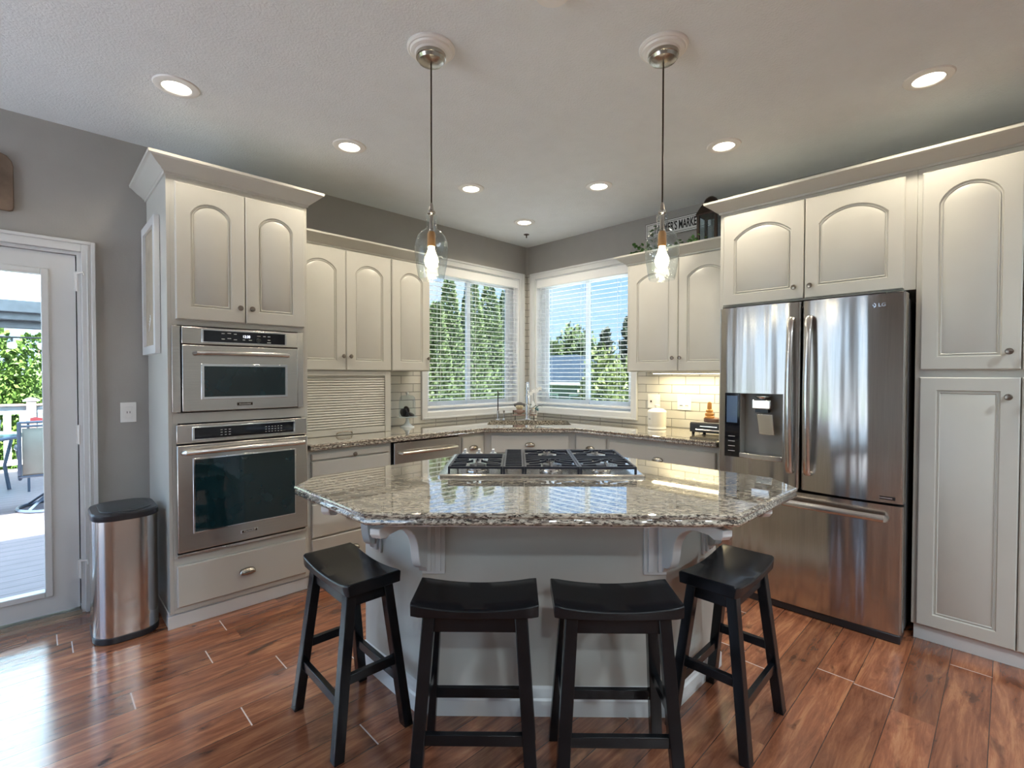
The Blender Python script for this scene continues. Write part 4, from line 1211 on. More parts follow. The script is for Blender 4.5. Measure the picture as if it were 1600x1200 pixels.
mb = MB().rings([[(2.612, -0.748, 1.120), (2.700, -0.748, 1.120), (2.700, -0.738, 1.120), (2.612, -0.738, 1.120)], [(2.620, -0.728, 0.998), (2.705, -0.728, 0.998), (2.705, -0.716, 0.998), (2.620, -0.716, 0.998)]]); mb.build('paddle', chrome, dsp, bev=0.003)
def vbar(x, yb, z0, z1, bow, r, flat):
    pts = [(x, yb, z0), (x, yb - 0.022, z0 + 0.004)]
    for k in range(0, 13):
        t = k / 12
        pts.append((x, yb - 0.034 - bow * math.sin(math.pi * t), z0 + 0.02 + (z1 - z0 - 0.04) * t))
    pts += [(x, yb - 0.022, z1 - 0.004), (x, yb, z1)]
    return MB().tube(pts, r, 14, flat=flat)
vbar(2.797, -0.745, 0.800, 1.672, 0.030, 0.018, 0.011).build('handle', steel_sat, ld_)
vbar(2.887, -0.745, 0.800, 1.672, 0.030, 0.018, 0.011).build('handle', steel_sat, rd_)
pts = [(2.45, -0.740, 0.625), (2.452, -0.775, 0.628)] + [(2.46 + 0.77 * k / 14, -0.790 - 0.028 * math.sin(math.pi * k / 14), 0.632 + 0.006 * math.sin(math.pi * k / 14)) for k in range(15)] + [(3.238, -0.775, 0.628), (3.24, -0.740, 0.625)]
MB().tube(pts, 0.011, 12, flat=0.019).build('handle', steel_sat, fd_)
mb = MB()
n_ = 20
ring_o = [(3.170 + 0.0125 * math.cos(2 * math.pi * k / n_), 1.708 + 0.0125 * math.sin(2 * math.pi * k / n_)) for k in range(n_)]
ring_i = [(3.170 + 0.0095 * math.cos(2 * math.pi * k / n_), 1.708 + 0.0095 * math.sin(2 * math.pi * k / n_)) for k in range(n_)]
yb = arc_y(3.19, DR0, DR1) - 0.0012
vs = [(p[0], yb, p[1]) for p in ring_o] + [(p[0], yb, p[1]) for p in ring_i]
mb.add(vs, [(k, (k + 1) % n_, n_ + (k + 1) % n_, n_ + k) for k in range(n_)])
mb.box(3.169, 3.171, yb - 0.0004, yb + 0.0004, 1.703, 1.714).box(3.169, 3.178, yb - 0.0004, yb + 0.0004, 1.703, 1.705)
mb.build('round_emblem', chrome, rd_)
text_mesh('door_lettering', 'LG', 0.026, chrome, rd_, (3.207, yb + 0.001, 1.708), 0, 1.0, 0.0004, bold=0.0003)
bg = B(3.195, 3.272, arc_y(3.22, DR0, DR1) - 0.001, arc_y(3.272, DR0, DR1) + 0.004, 0.722, 0.738).build('feature_badge', dark, rd_)
B(3.208, 3.26, arc_y(3.22, DR0, DR1) - 0.0014, arc_y(3.22, DR0, DR1) - 0.0010, 0.727, 0.733).build('badge_line', chrome, bg)

# over-fridge cabinet + end panel, pantry
oc = thing('wall_cabinet', 'off-white two-door cabinet above the refrigerator, with a full-height end panel', 'cabinet', (2.82, -0.30, 1.79), 'B')
B(2.3475, 3.3235, TY, -0.002, 1.790, 2.395).build('carcass', paint, oc, bev=0.0015)
B(2.3285, 2.3470, TY, -0.002, 0.0, 2.395).build('end_panel', paint, oc, bev=0.0015)
mb = MB(); panel_front(mb, 2.354, 2.817, 1.798, 2.372, TY - 0.02, 0.075, stile=0.066); dd = mb.build('door', paint, oc); knob(dd, 2.772, 1.866, TY - 0.02)
mb = MB(); panel_front(mb, 2.823, 3.276, 1.798, 2.372, TY - 0.02, 0.075, stile=0.066); dd = mb.build('door', paint, oc); knob(dd, 2.853, 1.866, TY - 0.02)
pn = thing('pantry_cabinet', 'tall off-white pantry cabinet to the right of the refrigerator', 'cabinet', (3.71, -0.30, 0), 'B')
B(3.3245, 4.09, TY, -0.002, 0.078, 2.395).build('carcass', paint, pn, bev=0.0015)
B(3.3345, 4.09, TY + 0.015, -0.002, 0.0, 0.0775).build('toe_kick', trimw, pn)
for (a, b_, kx) in ((3.345, 3.700, 3.661), (3.705, 4.060, 3.745)):
    mb = MB(); panel_front(mb, a, b_, 1.379, 2.366, TY - 0.02, 0.085, stile=0.064); dd = mb.build('door', paint, pn); knob(dd, kx, 1.462, TY - 0.02)
    mb = MB(); panel_front(mb, a, b_, 0.086, 1.342, TY - 0.02, 0, stile=0.064); dd = mb.build('door', paint, pn); knob(dd, kx, 1.252, TY - 0.02)
mb = MB(); sweep(mb, [(2.3284, -0.003), (2.3284, TY - 0.001), (4.0905, TY - 0.001)], [(o_, 2.3955 + z_ * 0.9) for o_, z_ in CROWN])
tag(mb.build('crown_molding', paint, origin=(3.2, -0.3, 2.3955), frame='B'), 'white crown molding along the top of the refrigerator and pantry cabinets', 'molding')

# ================================================================== STOOLS
def make_stool():
    s = thing('counter_stool', '', 'stool', (0, 0, 0), 'W', 'black saddle seat stools around the island')
    SW, SD, SZ, ST = 0.415, 0.215, 0.617, 0.034
    mb = MB(); n = 16; rings_ = []
    for i in range(n + 1):
        t = -1 + 2 * i / n
        x = t * SW / 2
        zt = SZ - 0.020 * (1 - t * t) ** 1.0
        zb = SZ - ST - 0.012 - 0.006 * (1 - t * t)
        e_ = 0.006
        yy = SD / 2 - (0.006 if abs(t) == 1 else 0)
        rings_.append([(x, -yy, zb), (x, yy, zb), (x, yy + 0.003, zt - e_), (x, yy - 0.006, zt - 0.0005), (x, yy * 0.5, zt - 0.001), (x, 0, zt - 0.0015), (x, -yy * 0.5, zt - 0.001), (x, -yy + 0.006, zt - 0.0005), (x, -yy - 0.003, zt - e_)])
    mb.rings(rings_)
    mb.build('seat', black_wood, s, bev=0.003)
    tx, ty, fx, fy = 0.150, 0.072, 0.188, 0.138
    ztop = SZ - ST - 0.016
    def P(sx, sy, z):
        k = (ztop - z) / ztop
        return (sx * (tx + (fx - tx) * k), sy * (ty + (fy - ty) * k), z)
    for sx in (-1, 1):
        for sy in (-1, 1):
            MB().bar(P(sx, sy, 0), P(sx, sy, ztop), 0.041, 0.037).build('leg', black_wood, s, bev=0.003)
    def rail(name, s0, s1, z, hh, tt, axis):
        p, q = P(*s0, z), P(*s1, z)
        if axis == 'x': mb = B(p[0] + 0.015, q[0] - 0.015, p[1] - tt / 2, p[1] + tt / 2, z - hh / 2, z + hh / 2)
        else: mb = B(p[0] - tt / 2, p[0] + tt / 2, p[1] + 0.013, q[1] - 0.013, z - hh / 2, z + hh / 2)
        mb.build(name, black_wood, s, bev=0.002)
    for sy in (-1, 1): rail('apron', (-1, sy), (1, sy), ztop - 0.030, 0.05, 0.018, 'x')
    for sx in (-1, 1): rail('apron', (sx, -1), (sx, 1), ztop - 0.030, 0.05, 0.018, 'y')
    for sy in (-1, 1): rail('stretcher', (-1, sy), (1, sy), 0.185, 0.036, 0.020, 'x')
    for sx in (-1, 1): rail('stretcher', (sx, -1), (sx, 1), 0.262, 0.034, 0.020, 'y')
    return s
st0 = make_stool()
spots = [(-0.765, -3.390, -46, 'black saddle seat stool at the left angled side of the island'),
         (-0.245, -3.635, 0, 'black saddle seat stool at the island front, left of the middle'),
         (0.220, -3.638, 0, 'black saddle seat stool at the island front, right of the middle'),
         (0.720, -3.385, 46, 'black saddle seat stool at the right angled side of the island, before the refrigerator')]
for i, (a, b_, ang, lab) in enumerate(spots):
    o = st0 if i == 0 else copy_tree(st0)
    p = d2w(a, b_)
    o.location = (p[0], p[1], 0.0); o.rotation_euler = (0, 0, R(-45 + ang)); o['label'] = lab

# ================================================================== CEILING LAMPS
def make_can():
    c = thing('recessed_light', '', 'ceiling light', (0, 0, H), 'W', 'recessed ceiling lights')
    MB().lathe([(0.060, -0.010), (0.066, -0.012), (0.092, -0.006), (0.096, -0.0005), (0.060, -0.0005)], (0, 0, H), 32, cap=False).build('trim_ring', white, c)
    MB().lathe([(0.0605, -0.004), (0.0605, -0.0008)], (0, 0, H), 32).build('lens', lamp_glow, c)
    return c
can0 = make_can()
cl = bpy.data.lights.new('recessed_lamp', 'SPOT'); cl.energy = CAN_W; cl.color = WARM; cl.spot_size = R(150); cl.spot_blend = 0.5; cl.shadow_soft_size = 0.05
cans = [(-3.317, -0.868, 'recessed ceiling light nearest the oven cabinet'), (-2.452, -0.874, 'recessed ceiling light above the appliance garage, left of the left pendant'),
        (-1.510, -0.876, 'recessed ceiling light between the left pendant and the sink corner'), (-0.663, -0.600, 'recessed ceiling light directly over the corner sink, smallest in view'),
        (-0.880, -1.562, 'recessed ceiling light just left of the right pendant cord'), (-0.865, -2.452, 'recessed ceiling light above the refrigerator\'s left edge, right of the right pendant'),
        (-0.860, -3.383, 'recessed ceiling light nearest the pantry at upper right')]
for i, (x, y_, lab) in enumerate(cans):
    o = can0 if i == 0 else copy_tree(can0)
    o.location = (x, y_, H); o['label'] = lab
    lo = bpy.data.objects.new('recessed_lamp', cl); sc.collection.objects.link(lo); lo.parent = o; lo.location = (0, 0, -0.016)

fill_l = bpy.data.lights.new('fill_lamp', 'SPOT'); fill_l.energy = FILL_W; fill_l.color = (0.80, 0.93, 1.0); fill_l.spot_size = R(160); fill_l.spot_blend = 0.6; fill_l.shadow_soft_size = 0.08  # unseen ceiling lamps added as cool fill from behind the camera
for (x, y_) in ((-4.6, -4.9), (-2.9, -4.9), (-1.2, -4.9), (-4.6, -6.6), (-2.9, -6.6), (-1.2, -6.6)):
    o = copy_tree(can0)
    for c_ in list(o.children):
        if c_.type == 'LIGHT': bpy.data.objects.remove(c_)
    o.location = (x, y_, H); o['label'] = 'added fill light in the ceiling behind the stools, out of view'; o['group'] = 'added fill lights out of view'
    lo = bpy.data.objects.new('fill_lamp', fill_l); sc.collection.objects.link(lo); lo.parent = o; lo.location = (0, 0, -0.016)

def make_pendant():
    p = thing('pendant_light', '', 'pendant light', (0, 0, H), 'W', 'clear glass pendant lights over the island')
    MB().lathe([(0.100, -0.0005), (0.100, -0.008), (0.094, -0.014), (0.088, -0.014), (0.084, -0.021), (0.074, -0.024), (0.068, -0.024), (0.062, -0.030), (0.0, -0.030)], (0, 0, H), 40).build('ceiling_medallion', white, p)
    MB().lathe([(0.062, -0.0305), (0.062, -0.044), (0.058, -0.046), (0.052, -0.058), (0.030, -0.068), (0.008, -0.070)], (0, 0, H), 36).build('canopy', nickel, p)
    MB().tube([(0, 0, H - 0.069), (0, 0, 2.055)], 0.0035, 8).build('cord', bronze, p)
    MB().lathe([(0.005, 2.075), (0.008, 2.060), (0.010, 2.045), (0.017, 2.038), (0.017, 2.030), (0.009, 2.024), (0.009, 1.965), (0.012, 1.955)], (0, 0, 0), 18).build('stem_cap', nickel, p)
    MB().lathe([(0.013, 1.9545), (0.017, 1.945), (0.0175, 1.900), (0.015, 1.893)], (0, 0, 0), 18).build('socket', amber_wood, p)
    prof = [(0.0185, 2.026), (0.0235, 2.022), (0.0235, 1.972), (0.026, 1.964), (0.040, 1.955), (0.056, 1.938), (0.066, 1.915), (0.070, 1.885), (0.0695, 1.860), (0.065, 1.820), (0.059, 1.785), (0.0535, 1.757), (0.052, 1.752)]
    MB().lathe(prof, (0, 0, 0), 40, cap=False).build('glass_shade', shade_glass, p)
    MB().lathe([(0.013, 1.8925), (0.014, 1.880), (0.020, 1.862), (0.0285, 1.842), (0.0295, 1.828), (0.024, 1.810), (0.012, 1.800), (0.001, 1.798)], (0, 0, 0), 24).build('bulb', bulb_glow, p)
    return p
pd = make_pendant()
pl = bpy.data.lights.new('pendant_lamp', 'POINT'); pl.energy = BULB_W; pl.color = WARM; pl.shadow_soft_size = 0.032
for i, (a, lab) in enumerate(((-0.472, 'left of the two clear glass pendant lights over the island'), (0.501, 'right of the two clear glass pendant lights over the island'))):
    o = pd if i == 0 else copy_tree(pd)
    p = d2w(a, -3.220); o.location = (p[0], p[1], H); o['label'] = lab
    lo = bpy.data.objects.new('pendant_lamp', pl); sc.collection.objects.link(lo); lo.parent = o; lo.location = (0, 0, 1.835 - H)

sd_ = thing('smoke_detector', 'white round smoke detector on the ceiling between the pendants', 'smoke detector', (-2.50, -2.52, H), 'W')
MB().lathe([(0.070, -0.0005), (0.070, -0.02), (0.060, -0.036), (0.0, -0.038)], (-2.50, -2.52, H), 32).build('housing', white, sd_)
hk = MB().lathe([(0.028, -0.0005), (0.027, -0.004), (0.010, -0.008), (0.006, -0.012), (0.005, -0.034), (0.0, -0.036)], (-0.37, -0.345, H), 16)
tag(hk.build('ceiling_hook', bronze, origin=(-0.37, -0.345, H)), 'small dark hook in the ceiling above the sink corner', 'hook')

# ================================================================== SMALL THINGS
# stainless bin
tb = thing('trash_can', 'stainless steel trash can with black lid standing by the patio door', 'trash can', (-3.487, -0.38, 0), 'W')
def stad(x0, x1, y0, y1, r, n=8): return rrect(x0, x1, y0, y1, r, n)
TB = stad(-3.625, -3.350, -0.556, -0.215, 0.095)
mb = MB(); mb.rings([[(p[0], p[1], z) for p in inset(TB, d_)] for d_, z in ((0.004, 0.0), (0.0, 0.005), (0.0, 0.030), (0.004, 0.034))]); mb.build('base_ring', black_pl, tb)
mb = MB(); mb.rings([[(p[0], p[1], z) for p in inset(TB, 0.003)] for z in (0.0345, 0.616)]); mb.build('body', steel_can, tb)
mb = MB(); mb.rings([[(p[0], p[1], z) for p in inset(TB, d_)] for d_, z in ((0.001, 0.6165), (-0.001, 0.620), (-0.001, 0.644), (0.004, 0.652), (0.012, 0.654), (0.040, 0.655))]); lid = mb.build('lid_rim', black_pl, tb)
mb = MB(); T2 = rrect(-3.592, -3.378, -0.527, -0.245, 0.075, 8); mb.rings([[(p[0], p[1], z) for p in inset(T2, d_)] for d_, z in ((0, 0.6552), (0.001, 0.659), (0.010, 0.661))]); mb.build('lid_flap', simple('charcoal_plastic', (0.035, 0.04, 0.045), 0.35), lid)

# plaque, outlets
pq = MB(); P_ = [(-4.33, 2.20), (-3.900, 2.197), (-3.886, 2.203), (-3.882, 2.22), (-3.882, 2.43), (-3.888, 2.455), (-3.905, 2.478), (-3.935, 2.492), (-4.27, 2.492), (-4.31, 2.475), (-4.33, 2.43)]
pq.prism_xz(P_, -0.022, -0.001)
tag(pq.build('wall_plaque', plaque_wood, bev=0.003, origin=(-4.1, -0.01, 2.2)), 'weathered brown wood plaque hung above the patio door', 'wall plaque')
def outlet(name, label, cat, frame, x, z, w_, h_, kind, yy=-0.0005):
    o = thing(name, label, cat, (x, yy, z - h_ / 2), frame)
    B(x - w_ / 2, x + w_ / 2, yy - 0.006, yy, z - h_ / 2, z + h_ / 2).build('cover_plate', white, o, bev=0.002)
    if kind == 'duplex':
        ins = B(x - 0.018, x + 0.018, yy - 0.009, yy - 0.0062, z - 0.034, z + 0.034).build('socket_insert', white, o, bev=0.003)
        B(x - 0.008, x - 0.005, yy - 0.0096, yy - 0.0091, z - 0.006, z + 0.006).box(x + 0.005, x + 0.008, yy - 0.0096, yy - 0.0091, z - 0.006, z + 0.006).build('socket_slots', dark, ins)
    elif kind == 'switch1':
        B(x - 0.028, x - 0.018, yy - 0.014, yy - 0.0062, z - 0.008, z + 0.008).build('toggle', bronze, o)
        B(x + 0.006, x + 0.036, yy - 0.009, yy - 0.0062, z - 0.034, z + 0.034).build('rocker', white, o, bev=0.002)
    else:
        for dx in (-0.024, 0.024):
            B(x + dx - 0.016, x + dx + 0.016, yy - 0.009, yy - 0.0062, z - 0.034, z + 0.034).build('rocker', white, o, bev=0.002)
            B(x + dx - 0.013, x + dx + 0.013, yy - 0.0096, yy - 0.0092, z - 0.026, z - 0.021).build('rocker_mark', dark, o)
outlet('wall_outlet', 'white electrical outlet on the grey wall above the trash can', 'outlet', 'A', -3.420, 1.125, 0.075, 0.118, 'duplex')
outlet('light_switch', 'white switch plate on the tile directly above the canister', 'light switch', 'B', 1.525, 1.125, 0.115, 0.122, 'switch1', -0.0085)
outlet('light_switch', 'white double rocker plate on the tile, under the strip light', 'light switch', 'B', 1.800, 1.125, 0.118, 0.122, 'rocker', -0.0085)

# cake stand with dome and cookies (frame A)
cx, cy, cz = -1.600, -0.155, 0.9145
ck_ = thing('cake_stand', 'white pedestal cake stand with clear glass dome on the worktop beside the appliance garage', 'cake stand', (cx, cy, cz), 'W')
MB().lathe([(0.058, 0), (0.058, 0.006), (0.040, 0.014), (0.020, 0.032), (0.013, 0.055), (0.012, 0.072), (0.03, 0.078), (0.082, 0.081), (0.086, 0.086), (0.0, 0.086)], (cx, cy, cz), 32).build('pedestal', jar_glass if False else simple('milk_glass', (0.70, 0.78, 0.82), 0.1), ck_)
dm = MB().lathe([(0.066, 0.0865), (0.069, 0.110), (0.068, 0.20), (0.062, 0.245), (0.048, 0.262), (0.010, 0.268)], (cx, cy, cz), 32, cap=False).build('glass_dome', jar_glass, ck_)
MB().lathe([(0.006, 0.266), (0.006, 0.272), (0.013, 0.280), (0.012, 0.290), (0.0, 0.294)], (cx, cy, cz), 16).build('dome_knob', simple('clear_knob', (0.75, 0.80, 0.82), 0.08), dm)
ckp = [(-0.040, 0.0, 78, 0.034, 20), (-0.014, -0.022, 70, 0.034, 60), (0.006, 0.02, 75, 0.032, 100), (0.022, -0.022, 25, 0.030, 40), (0.036, 0.014, 15, 0.030, 0), (-0.012, 0.002, 8, 0.031, 0)]
for k, (dx, dy, tl, rr_, az) in enumerate(ckp):
    mb = MB().lathe([(rr_ * 0.9, -0.007), (rr_, -0.004), (rr_, 0.004), (rr_ * 0.9, 0.007)], (0, 0, 0), 20)
    o = mb.build('sandwich_cookie', cookie)
    zz_ = cz + 0.0875 + (rr_ * abs(math.sin(R(tl))) + 0.007 * abs(math.cos(R(tl))))
    if k in (2,): zz_ += 0.022
    o.location = (cx + dx, cy + dy, zz_); o.rotation_euler = (R(tl), 0, R(az))
    tag(o, 'round dark chocolate cookie in the pile under the glass dome', 'cookie', 'dark cookies under the cake dome')

# enamel canister (frame B)
cn = thing('canister', 'cream enamel canister with knobbed lid on the worktop, below the switch plates', 'canister', (1.668, -0.215, 0.9145), 'B')
MB().lathe([(0.070, 0), (0.073, 0.003), (0.073, 0.012), (0.071, 0.016), (0.071, 0.024), (0.073, 0.028), (0.073, 0.128), (0.074, 0.132), (0.073, 0.136)], (1.668, -0.215, 0.9145), 36).build('body', ceramic, cn)
cl_ = MB().lathe([(0.075, 0.1365), (0.075, 0.142), (0.066, 0.154), (0.040, 0.166), (0.014, 0.170), (0.013, 0.176), (0.020, 0.182), (0.019, 0.196), (0.0, 0.199)], (1.668, -0.215, 0.9145), 36).build('lid', ceramic, cn)
lb = MB()
for i, (a0, a1) in enumerate(((238, 256),)):
    for zz in (0.078, 0.086):
        lb.rings([[(1.668 + 0.0735 * math.cos(R(a)), -0.215 + 0.0735 * math.sin(R(a)), 0.9145 + z) for a in (a0, (a0 + a1) / 2, a1)] for z in (zz, zz + 0.003)], closed=False, cap0=False, cap1=False)
lb.build('body_marking', dark, cn)

# black sandwich press and the things on it
bx_ = thing('countertop_grill', 'black countertop grill with silver handle on the worktop beside the refrigerator', 'grill', (2.14, -0.24, 0.9145), 'B')
gx0_, gx1_ = 2.005, 2.290
B(gx0_, gx1_, -0.345, -0.115, 0.932, 0.998).build('body', black_pl, bx_, bev=0.006)
B(gx0_ + .003, gx1_ - .003, -0.342, -0.118, 0.9985, 1.006).build('top_plate', simple('grey_top_plate', (0.20, 0.20, 0.20), 0.3, 0.6), bx_, bev=0.003)
B(2.085, 2.21, -0.3475, -0.3455, 0.975, 0.981).build('drawer_slot', chrome, bx_)
MB().tube([(2.06, -0.3455, 0.952), (2.07, -0.372, 0.955), (2.24, -0.372, 0.955), (2.25, -0.3455, 0.952)], 0.006, 8).build('handle', chrome, bx_)
for x in (gx0_ + .02, gx1_ - .02):
    for yy in (-0.325, -0.135):
        MB().lathe([(0.010, 0), (0.012, 0.0175)], (x, yy, 0.9146), 12).build('foot', black_pl, bx_)
ws = MB().lathe([(0.062, 0), (0.066, 0.004), (0.066, 0.024), (0.062, 0.027)], (2.135, -0.235, 1.0065), 24)
tag(ws.build('wood_slab', slab_wood, origin=(2.135, -0.235, 1.0065), frame='B'), 'round bark-edged wood slab lying on the black grill', 'wood slab')
pm = MB().lathe([(0.034, 0), (0.036, 0.010), (0.028, 0.018), (0.032, 0.026), (0.031, 0.036), (0.022, 0.044), (0.026, 0.052), (0.024, 0.060), (0.016, 0.066), (0.017, 0.075), (0.015, 0.105), (0.010, 0.118), (0.0, 0.122)], (2.118, -0.262, 1.034), 24)
tag(pm.build('turned_wood_grinder', amber_wood, origin=(2.118, -0.262, 1.034), frame='B'), 'amber turned wood grinder standing on the wood slab', 'grinder')
bt = thing('black_and_white_bottle', 'dark patterned bottle standing on the grill behind the wood grinder', 'bottle', (2.224, -0.19, 1.0065), 'B')
MB().lathe([(0.022, 0), (0.024, 0.004), (0.024, 0.17), (0.014, 0.20), (0.010, 0.205), (0.010, 0.24), (0.0, 0.242)], (2.224, -0.19, 1.0065), 20).build('body', black_pl, bt)
MB().lathe([(0.0243, 0.06), (0.0243, 0.085)], (2.224, -0.19, 1.0065), 20, cap=False).lathe([(0.0243, 0.11), (0.0243, 0.122)], (2.224, -0.19, 1.0065), 20, cap=False).build('pale_band', petal, bt)

# figures, bench, orchid behind the sink (frame D)
bn = thing('miniature_bench', 'tiny faded red bench with dark legs behind the faucet', 'miniature bench', (-0.09, -0.46, 0.9145), 'D')
B(-0.150, 0.085, -0.500, -0.440, 0.950, 0.958).build('seat', pinkish, bn, bev=0.002)
B(-0.150, 0.085, -0.438, -0.430, 0.975, 1.000).build('backrest', pinkish, bn, bev=0.002)
for x in (-0.125, 0.060):
    for yy in (-0.492, -0.445): B(x - 0.004, x + 0.004, yy - 0.004, yy + 0.004, 0.9145, 0.9498).build('leg', dark, bn)
for x in (-0.144, 0.079): B(x - 0.004, x + 0.004, -0.442, -0.4381, 0.9582, 1.0).build('back_post', dark, bn)
pb = thing('plush_figure', 'small plush figure with grey cap and cream face sitting on the tiny bench', 'plush figure', (-0.082, -0.470, 0.9585), 'D')
MB().sphere((-0.082, -0.470, 0.990), 0.032, 16, 1.0, 1.1, 0.8).build('body', pinkish, pb)
hd = MB().sphere((-0.082, -0.474, 1.036), 0.034, 18, 0.95, 1.15, 0.75).build('head', skin_cloth, pb)
MB().sphere((-0.082, -0.466, 1.055), 0.036, 18, 0.75, 1.15, 0.85).build('cap', grey_fur, hd)
for sx in (-1, 1): MB().sphere((-0.082 + sx * 0.042, -0.464, 1.052), 0.015, 12, 1.2).build('ear', grey_fur, hd)
for sx in (-1, 1): MB().sphere((-0.082 + sx * 0.012, -0.4995, 1.040), 0.003, 8).build('eye', dark, hd)
gn = thing('striped_gnome_figure', 'small white bearded figure in striped black and white clothes beside the faucet', 'figurine', (0.052, -0.475, 0.9590), 'D')
gm = planks_mat('black_white_stripe_cloth', (0.75, 0.72, 0.70), 0.016, 'Z', 0.4)
MB().lathe([(0.026, 0), (0.028, 0.01), (0.022, 0.045), (0.012, 0.058)], (0.052, -0.475, 0.959), 20).build('body', gm, gn)
hd = MB().sphere((0.052, -0.477, 1.024), 0.019, 14).build('head', skin_cloth, gn)
MB().lathe([(0.024, 0), (0.018, 0.022), (0.006, 0.058), (0.001, 0.066)], (0.052, -0.475, 1.030), 18).build('pointed_hat', petal, hd)
MB().lathe([(0.001, -0.040), (0.014, -0.012), (0.018, 0.0)], (0.052, -0.493, 1.018), 14).build('beard', petal, hd)
oq = thing('potted_orchid', 'white orchid with dark teal leaves in a small pot in the corner behind the faucet', 'orchid', (0.060, -0.375, 0.9145), 'D')
MB().lathe([(0.028, 0), (0.034, 0.004), (0.040, 0.075), (0.036, 0.078), (0.0, 0.070)], (0.060, -0.375, 0.9145), 20).build('pot', ceramic, oq)
def leaf(mb, base, tip, w_, n=7, sag=0.0, up=(0, 0, 1)):
    b_ = Vector(base); t_ = Vector(tip); d_ = t_ - b_; side = d_.cross(Vector(up)).normalized()
    L_, C_, R_ = [], [], []
    for i in range(n + 1):
        t = i / n
        p = b_ + d_ * t + Vector((0, 0, -sag * t * t + sag * 0.8 * math.sin(math.pi * t)))
        ww = w_ * math.sin(math.pi * (0.06 + 0.94 * t) ** 0.8) ** 0.8 if t < 1 else 0.0005
        L_.append(tuple(p + side * ww)); R_.append(tuple(p - side * ww)); C_.append(tuple(p + Vector((0, 0, -ww * 0.25))))
    o = len(mb.v)
    return mb.rings([L_, C_, R_], False, False, False)
for (tp, w_) in (((0.105, -0.45, 1.020), 0.026), ((0.020, -0.41, 1.085), 0.020), ((-0.02, -0.36, 1.03), 0.022), ((0.15, -0.36, 1.06), 0.022)):
    mb = MB(); leaf(mb, (0.060, -0.380, 0.985), tp, w_, sag=0.03); lf = mb.build('leaf', teal_leaf, oq); s_ = lf.modifiers.new('solid', 'SOLIDIFY'); s_.thickness = 0.002
stm = MB().tube([(0.060, -0.375, 0.985), (0.065, -0.38, 1.08), (0.055, -0.39, 1.17), (0.085, -0.41, 1.22), (0.12, -0.42, 1.225)], 0.002, 6).build('stem', teal_leaf, oq)
for (fx, fy, fz) in ((0.120, -0.425, 1.215), (0.095, -0.415, 1.205), (0.060, -0.40, 1.190), (0.035, -0.395, 1.165)):
    mb = MB()
    for k in range(5):
        a = R(90 + 72 * k)
        leaf(mb, (fx, fy - 0.006, fz), (fx + 0.024 * math.cos(a), fy - 0.010, fz + 0.024 * math.sin(a)), 0.009, 5, up=(0, 1, 0))
    mb.sphere((fx, fy - 0.010, fz), 0.004, 8)
    mb.build('flower', petal, oq)

# ---- on top of the right wall cabinet (frame B)
sg = thing('market_sign', 'white sign reading FARMER\'S MARKET in black letters, above the right wall cabinet', 'sign', (1.72, -0.008, 2.515), 'B')
SX0, SX1, SZ0, SZ1 = 1.435, 2.010, 2.522, 2.652
sgb = B(SX0, SX1, -0.014, -0.0008, SZ0, SZ1).build('board', simple('sign_white', (0.72, 0.73, 0.72), 0.5), sg, bev=0.001)
mb = MB()
for (a, b_, c_, d_) in ((SX0, SX1, SZ0, SZ0 + 0.003), (SX0, SX1, SZ1 - 0.003, SZ1), (SX0, SX0 + 0.003, SZ0 + .003, SZ1 - .003), (SX1 - 0.003, SX1, SZ0 + .003, SZ1 - .003),
                        (SX0 + 0.014, SX1 - 0.014, SZ0 + 0.014, SZ0 + 0.017), (SX0 + 0.014, SX1 - 0.014, SZ1 - 0.017, SZ1 - 0.014), (SX0 + 0.014, SX0 + 0.017, SZ0 + .017, SZ1 - .017)):
    mb.box(a, b_, -0.0152, -0.0142, c_, d_)
mb.build('black_border', dark, sgb)
text_mesh('sign_lettering', "FARMER'S MARKET", 0.098, dark, sgb, (1.722, -0.0145, 2.587), 0, 0.485, 0.0006, bold=0.0022)

ln = thing('lantern', 'dark bronze lantern with glass sides standing on the right wall cabinet', 'lantern', (2.085, -0.19, 2.2515), 'B')
lx, ly = 2.085, -0.19
def sq(h, z, x=lx, y=ly): return [(x - h, y - h, z), (x + h, y - h, z), (x + h, y + h, z), (x - h, y + h, z)]
MB().rings([sq(0.082, 2.2516), sq(0.082, 2.268), sq(0.072, 2.276), sq(0.072, 2.290)]).build('base', bronze, ln)
for sx in (-1, 1):
    for sy in (-1, 1): B(lx + sx * 0.066 - 0.009, lx + sx * 0.066 + 0.009, ly + sy * 0.066 - 0.009, ly + sy * 0.066 + 0.009, 2.2902, 2.540).build('corner_post', bronze, ln)
MB().rings([sq(0.078, 2.5402), sq(0.082, 2.548), sq(0.070, 2.575), sq(0.052, 2.615), sq(0.040, 2.630)]).build('roof', bronze, ln)
MB().lathe([(0.036, 2.6305), (0.052, 2.634), (0.050, 2.650), (0.038, 2.668), (0.018, 2.682), (0.0, 2.685)], (lx, ly, 0), 20).build('chimney_cap', bronze, ln)
for (a, b_, c_, d_) in ((lx - 0.056, lx + 0.056, ly - 0.067, ly - 0.065), (lx - 0.056, lx + 0.056, ly + 0.065, ly + 0.067), (lx - 0.067, lx - 0.065, ly - 0.056, ly + 0.056), (lx + 0.065, lx + 0.067, ly - 0.056, ly + 0.056)):
    B(a, b_, c_, d_, 2.292, 2.538).build('glass_side', jar_glass, ln)
iv = thing('ivy_garland', 'green leafy garland lying along the top of the right wall cabinet', 'garland', (1.75, -0.24, 2.252), 'B')
rg = random.Random(5)
path = [(1.53, -0.25, 2.262), (1.62, -0.27, 2.38), (1.70, -0.20, 2.34), (1.80, -0.25, 2.31), (1.90, -0.24, 2.36), (1.98, -0.27, 2.34), (2.06, -0.30, 2.34)]
path[0] = (1.53, -0.25, 2.2535)
